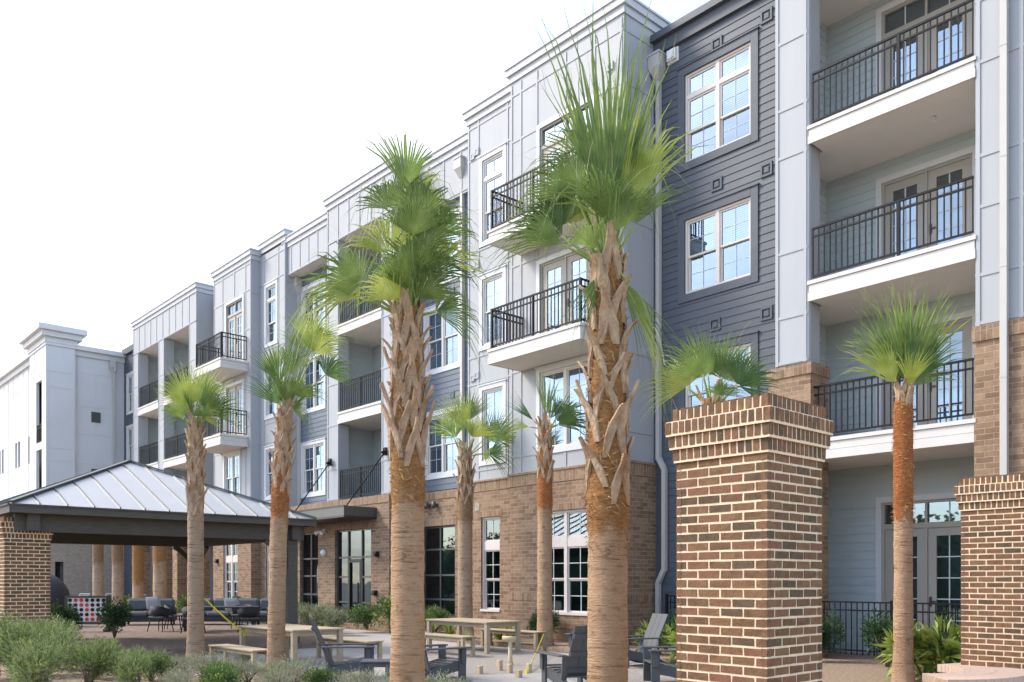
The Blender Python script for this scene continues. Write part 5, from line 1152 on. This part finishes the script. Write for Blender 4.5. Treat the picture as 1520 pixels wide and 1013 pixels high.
# dark woven pod chair half hidden by the pavilion pier
t = thing('woven_pod_chair', 'dark woven dome shaped pod chair beside the pavilion pier', 'chair', (-32.2, 7.75, TZ))
s = MB(); n, m_ = 18, 9
for sh in (1.0,):
    gr = [[s.pt((-32.2 + .95 * math.cos(2 * math.pi * i / n) * math.sin(R(12 + 14 * j) if j < 7 else R(110)), 7.75 + .95 * math.sin(2 * math.pi * i / n) * math.sin(R(12 + 14 * j) if j < 7 else R(110)), .85 + .95 * math.cos(R(12 + 14 * j)))) for j in range(8)] for i in range(n)]
    for i in range(n):
        for j in range(7):
            if i in (9, 10, 11, 12) and j > 2: continue
            s.face([gr[i][j], gr[(i + 1) % n][j], gr[(i + 1) % n][j + 1], gr[i][j + 1]], 0, True)
s.build('shell', 'wick', t); s = MB(); s.tube([(-32.2, 7.75, TZ), (-32.2, 7.75, .3)], [.6, .5], 14); s.build('base', 'wick', t)
# sun loungers far behind
def lounger(label):
    t = thing('sun_lounger', label, 'sun lounger', (0, 0, 0), 'pale sun loungers beyond the pavilion')
    s = MB(); s.cbox(-.33, .33, -.3, 1.2, .28, .34, .01); s.build('seat', 'sling', t)
    s = MB(); s.bar((0, -.3, .32), (0, -.72, .95), .62, .05, up=(1, 0, 0)) if False else s.bar((0, -.3, .32), (0, -.75, .98), .05, .62, up=(1, 0, 0)); s.build('backrest', 'sling', t)
    for sx in (-1, 1):
        for y in (-.2, 1.1): s = MB(); s.box(sx * .3 - .025, sx * .3 + .025, y - .025, y + .025, 0, .28); s.build('leg', 'storef', t)
    return t
lg = lounger('pale sun lounger nearest the pod chair, beyond the pavilion'); place(lg, -41.1, 11.1, TZ, face_dir(-RT + FW * .2))
dup(lg, (-40.2, 11.9, TZ), face_dir(-RT + FW * .2), 'pale sun lounger between the pod chair and the palm trunks'); dup(lg, (-37.4, 12.2, TZ), face_dir(-RT + FW * .2), 'pale sun lounger just left of the lounge sofa')

# ------------------------------------------------------------ plants
def leaf(mb, p, d, L_, w, m, rn, bend=.25):
    d = d.normalized(); s_ = d.cross(Vector((rn.uniform(-1, 1), rn.uniform(-1, 1), rn.uniform(-.3, 1)))).normalized(); n = s_.cross(d)
    mid = p + d * (L_ * .5) + n * (L_ * .06); tip = p + d * L_ - UP * (L_ * bend * rn.random())
    mb.face([mb.pt(p), mb.pt(mid - s_ * w), mb.pt(tip), mb.pt(mid + s_ * w)], m)
def bush_mesh(rx, rz, n, L_, w, mats, seed, stems=9, feather=False, lumps=7):
    rn = random.Random(seed); f = MB(); st = MB()
    cs = []
    for k in range(lumps):
        a = rn.uniform(0, 6.283); q = rn.random() ** .5 * .62
        cs.append((Vector((math.cos(a) * q * rx, math.sin(a) * q * rx, rz * rn.uniform(.35, .74))), rn.uniform(.30, .5)))
    for c, s_ in cs: st.tube([(0, 0, 0), Vector((c.x * .4, c.y * .4, c.z * .5)), c], [.02, .014, .006], 5)
    for k in range(n):
        c, s_ = rn.choice(cs); v = Vector((rn.gauss(0, 1), rn.gauss(0, 1), rn.gauss(0, 1) * .9 + .15)).normalized()
        q = rn.random() ** .45; p = c + Vector((v.x * rx * s_, v.y * rx * s_, v.z * rz * s_ * .8)) * q
        if p.z < .03: p.z = rn.uniform(.03, .2) * rz
        mi = 0 if rn.random() < .62 else 1 if rn.random() < .7 else 2
        mi = min(mi, len(mats) - 1)
        if feather:
            ax = (v + UP * .9).normalized()
            for e in range(5): leaf(f, p + ax * (L_ * .35 * e), (ax + Vector((rn.uniform(-1, 1), rn.uniform(-1, 1), rn.uniform(-.2, .6))) * .9), L_ * .75, w, mi, rn)
        else: leaf(f, p, v + UP * .55 + Vector((rn.uniform(-.5, .5), rn.uniform(-.5, .5), rn.uniform(-.4, .4))), L_ * rn.uniform(.7, 1.2), w, mi, rn)
    return f, st
def shrub_kind(rx, rz, n, L_, w, mats, seed, **k):
    f, st = bush_mesh(rx, rz, n, L_, w, mats, seed, **k); t = thing('shrub', '', 'shrub')
    f.build('foliage', mats, t); st.build('stem', 'twig', t); return t
def tuft_kind(nm, n, L_, w, mats, seed, spread=.9, up=1.0):
    rn = random.Random(seed); f = MB(); t = thing(nm, '', 'grass tuft' if nm == 'grass_tuft' else 'plant')
    for k in range(n):
        a = rn.uniform(0, 6.283); o = Vector((math.cos(a), math.sin(a), 0)); tl = rn.uniform(.1, 1) * spread; l_ = L_ * rn.uniform(.6, 1.15); sd_ = Vector((-o.y, o.x, 0)); p0 = o * rn.uniform(0, .08)
        rows = []
        for i in range(5):
            u = i / 4; p = p0 + o * (l_ * tl * (u ** 1.3)) + UP * (l_ * up * (u - .55 * tl * u * u)); ww = w * (1 - u) ** .6 * (1 if i else .6)
            rows.append((f.pt(p - sd_ * ww), f.pt(p + sd_ * ww)))
        mi = rn.randrange(len(mats))
        for x_, y_ in zip(rows, rows[1:]): f.face([x_[0], x_[1], y_[1], y_[0]], mi)
    f.build('blades', mats, t); return t
USED = set()
def put(kind, x, y, z, rz, sc, label, group=None, cat=None):
    if kind.name not in USED: USED.add(kind.name); o = kind; o.location = (x, y, z); o.rotation_euler = (0, 0, rz); o['label'] = label
    else: o = dup(kind, (x, y, z), rz, label)
    o.scale = (sc, sc, sc)
    if group: o['group'] = group
    return o
feath = shrub_kind(.75, 1.05, 1500, .075, .009, ['lf1', 'lf0', 'lf3'], 1, feather=True, lumps=9)
G1 = 'feathery grey green shrubs in the left foreground bed'
for (x, y, s_, lb) in [(-14.9, 3.55, 1.0, 'large feathery grey green shrub at the lower left, right of its neighbour'), (-16.6, 3.05, 1.12, 'large feathery shrub at the very left edge in front of the brick pier'), (-14.1, 4.05, .72, 'medium feathery shrub at the right end of the left foreground group'), (-13.4, 3.3, .80, 'feathery shrub lowest in the left corner, nearest the viewer'), (-16.7, 4.1, .85, 'feathery shrub behind the lower left group below the pavilion pier')]:
    put(feath, x, y, -.15, x * 3.1, s_, lb, G1)
dk = shrub_kind(.5, 1.0, 2600, .075, .016, ['lf2', 'lf2', 'lf0'], 2, lumps=8)
for (x, y, s_, lb) in [(-24.9, 6.5, 1.05, 'dark green shrub left of the giant game board'), (-24.1, 7.6, 1.1, 'dark green shrub right of the giant game board'), (-8.55, 15.75, 1.0, 'dark green shrub by the patio fence, left one near the big pier'), (-7.2, 15.75, 1.05, 'dark green shrub against the patio fence behind the slender palm'), (-6.35, 15.9, .8, 'dark green shrub at the right end of the patio fence'), (-16.2, 15.75, .95, 'dark green shrub under the brick wall left of the drooping palm'), (-13.9, 15.5, .85, 'dark green shrub under the large ground floor window'), (-18.3, 15.9, .55, 'small dark shrub under the narrow ground floor window'), (-12.1, 15.6, .95, 'dark green shrub in front of the charcoal wall')]:
    put(dk, x, y, -.09 if y > 12 else -.03, x * 1.7, s_, lb, 'dark green shrubs')
gr = shrub_kind(.8, .95, 2400, .10, .02, ['lf0', 'lf0', 'lf3'], 3, lumps=8)
for (x, y, s_, lb) in [(-23.2, 15.9, 1.15, 'bright green shrub by the entrance between door and second tall palm'), (-24.4, 15.6, .85, 'bright green shrub at the right door jamb of the entrance'), (-21.3, 16.1, .85, 'bright green shrub below the tall storefront window'), (-29.5, 16.0, .8, 'bright green shrub left of the low brick wall'), (-31.5, 15.4, .95, 'yellow green shrub behind the lounge group near the pavilion post'), (-33.5, 15.2, 1.0, 'yellow green shrub behind the long sofa'), (-37.0, 14.8, 1.0, 'yellow green shrub beyond the sofa below the far bay'), (-40.0, 13.0, 1.0, 'yellow green shrub at the foot of the palm trunks'), (-43.0, 12.6, .9, 'yellow green shrub beyond the loungers')]:
    put(gr, x, y, -.08, x * 2.3, s_, lb, 'bright green shrubs along the facade')
sv = shrub_kind(.6, .8, 1500, .06, .010, ['lf4', 'lf0', 'lf3'], 4, feather=True, lumps=8)
for (x, y, s_, lb) in [(-24.9, 14.2, 1.05, 'silvery flowering shrub in front of the entrance door'), (-23.6, 13.9, .9, 'silvery yellow shrub at the right end of the entrance planting'), (-26.2, 14.5, 1.0, 'silvery flowering shrub beside the low brick wall')]:
    put(sv, x, y, -.12, x, s_, lb, 'silvery shrubs by the entrance')
wp = shrub_kind(.48, .42, 420, .05, .007, ['lf4', 'lf4', 'lf1'], 5, feather=True, lumps=8)
rn = random.Random(8)
spots = [(-14.9, 5.6), (-14.0, 5.9), (-13.5, 5.2), (-13.0, 6.1), (-12.4, 5.5), (-15.6, 6.1), (-12.0, 6.4), (-11.2, 6.9), (-10.5, 6.6), (-13.2, 6.75), (-15.1, 7.0), (-11.6, 5.9), (-10.2, 7.3), (-9.3, 6.9), (-16.9, 6.1), (-12.6, 4.9), (-9.7, 7.65), (-10.9, 7.45)]
side_words = ['pale wispy ground cover shrub in the sandy bed below the grey palm', 'pale wispy shrub in front of the teak bench', 'pale wispy shrub at the bottom edge between bench and lower left shrubs', 'pale wispy shrub at the foot of the leaning palm, left side', 'pale wispy shrub at the bottom edge under the leaning palm', 'pale wispy shrub at the base of the grey palm', 'pale wispy shrub in front of the profile adirondack chair', 'pale wispy shrub under the small side table', 'pale wispy shrub nearest the viewer below the side table', 'pale wispy shrub touching the leaning palm trunk on its right', 'pale wispy shrub at the left leg of the nearer bench', 'pale wispy shrub at the bottom edge right of the leaning palm', 'pale wispy shrub left of the second tall palm foot', 'pale wispy shrub hidden at the foot of the second tall palm', 'pale wispy shrub left of the grey palm', 'pale wispy shrub lowest in the sandy bed', 'pale wispy shrub in front of the half hidden adirondack chair', 'pale wispy shrub between side table and second tall palm']
for (x, y), lb in zip(spots, side_words): put(wp, x, y, -.15, x * 5, rn.uniform(.6, 1.0), lb, 'wispy ground cover shrubs')
straw = tuft_kind('grass_tuft', 110, .42, .008, ['lf5', 'lf5', 'lf3'], 6, spread=1.0)
for (x, y, s_, lb) in [(-15.9, 5.05, 1.1, 'straw coloured grass tuft beside the feathery shrubs'), (-16.7, 5.6, 1.2, 'straw coloured grass tuft in front of the dark shrub'), (-17.3, 6.3, 1.0, 'straw coloured grass tuft left of the grey palm foot'), (-17.9, 14.5, .9, 'straw coloured grass tuft under the farther table'), (-15.6, 15.3, .8, 'straw coloured grass tuft beside the far bench')]:
    put(straw, x, y, -.14 if y < 12 else -.09, x, s_, lb, 'straw coloured grass tufts')
lush = shrub_kind(.55, .85, 330, .34, .036, ['lf3', 'lf0', 'lf3'], 11, lumps=6)
strap_ = tuft_kind('leafy_plant', 60, .60, .030, ['lf3', 'lf0', 'lf3'], 7, spread=.75, up=1.1)
for (x, y, s_, lb) in [(-19.6, 15.3, .95, 'yellow green leafy plant left of the facade palm foot'), (-20.6, 15.4, .9, 'yellow green leafy plant below the storefront window'), (-17.6, 15.4, 1.0, 'yellow green leafy plant right of the facade palm foot'), (-16.9, 15.2, .95, 'yellow green leafy plant behind the farther bench'), (-13.1, 6.55, .6, 'small yellow green leafy plant in front of the leaning palm'), (-14.6, 6.35, .6, 'small yellow green leafy plant below the teak bench'), (-12.2, 5.2, .55, 'small yellow green leafy plant at the bottom edge')]:
    put(strap_, x, y, -.15 if y < 8 else -.09, x * 2, s_, lb, 'strappy leafy plants')

for (x, y, s_, lb) in [(-5.75, 13.9, 1.0, 'lush broad leaved plant between slender palm and right pier'), (-5.1, 14.3, 1.1, 'lush broad leaved plant tight against the right pier'), (-6.35, 14.7, .8, 'lush broad leaved plant behind the slender palm trunk'), (-10.2, 14.0, .9, 'yellow green broad leaved plant behind the chairs left of the big pier'), (-9.45, 13.3, .85, 'yellow green broad leaved plant touching the left edge of the big pier'), (-11.7, 14.7, .75, 'yellow green broad leaved plant behind the sunlit chair back')]:
    put(lush, x, y, -.09, x * 2.7, s_, lb, 'broad leaved yellow green plants')
for (x, y, s_, lb) in [(-15.4, 4.5, .62, 'green feathery shrub filling in front of the straw grass'), (-14.4, 5.1, .55, 'bright leafy shrub in the sandy bed, left of centre'), (-13.2, 4.5, .60, 'green feathery shrub at the bottom edge below the grey palm'), (-12.9, 5.6, .46, 'small bright leafy shrub below the teak bench'), (-11.8, 5.1, .55, 'bright leafy shrub at the bottom edge under the leaning palm'), (-11.5, 6.5, .42, 'small bright leafy shrub in front of the side table'), (-17.7, 4.6, .9, 'green feathery shrub between the pier and the game board')]:
    if 'leafy' in lb: put(gr, x, y, -.15, x * 4.1, s_ * .9, lb, 'bright leafy shrubs in the sandy bed')
    else: put(feath, x, y, -.15, x * 4.1, s_, lb, G1)
# tree belt across the lane behind the viewer, mirrored in the ground floor glass
rn = random.Random(77); f = MB()
hb = lambda x: 6.4 + 1.8 * noise.noise(Vector((x * .11, 0, 3))) + .9 * noise.noise(Vector((x * .45, 1, 3)))
g0 = []
for i in range(101):
    x = -75 + i; h_ = hb(x) * .86
    g0.append([f.pt((x, -22 + q[0] + .5 * noise.noise(Vector((x * .6, q[1] * 3, 7))), q[1] * h_ - .3)) for q in ((0, 0), (.1, .35), (-.3, .7), (-1.2, 1.0), (-3, 1.0), (-4, .5), (-4, 0))])
for u, v in zip(g0, g0[1:]):
    for j in range(6): f.face([u[j], v[j], v[j + 1], u[j + 1]], 0, True)
for k in range(9000):
    x = rn.uniform(-75, 25); z = rn.random() ** .8 * hb(x)
    leaf(f, Vector((x, -21.8 - .3 * z * rn.random() - rn.random() * .4, z)), Vector((rn.gauss(0, 1), rn.gauss(.3, 1), rn.gauss(.2, 1))), .42, .13, rn.choice([0, 0, 1]), rn)
tag(f.build('tree_belt', ['lf2', 'lf0']), 'belt of dark green trees across the lane, mirrored in the ground floor glass', 'trees', kind='stuff')
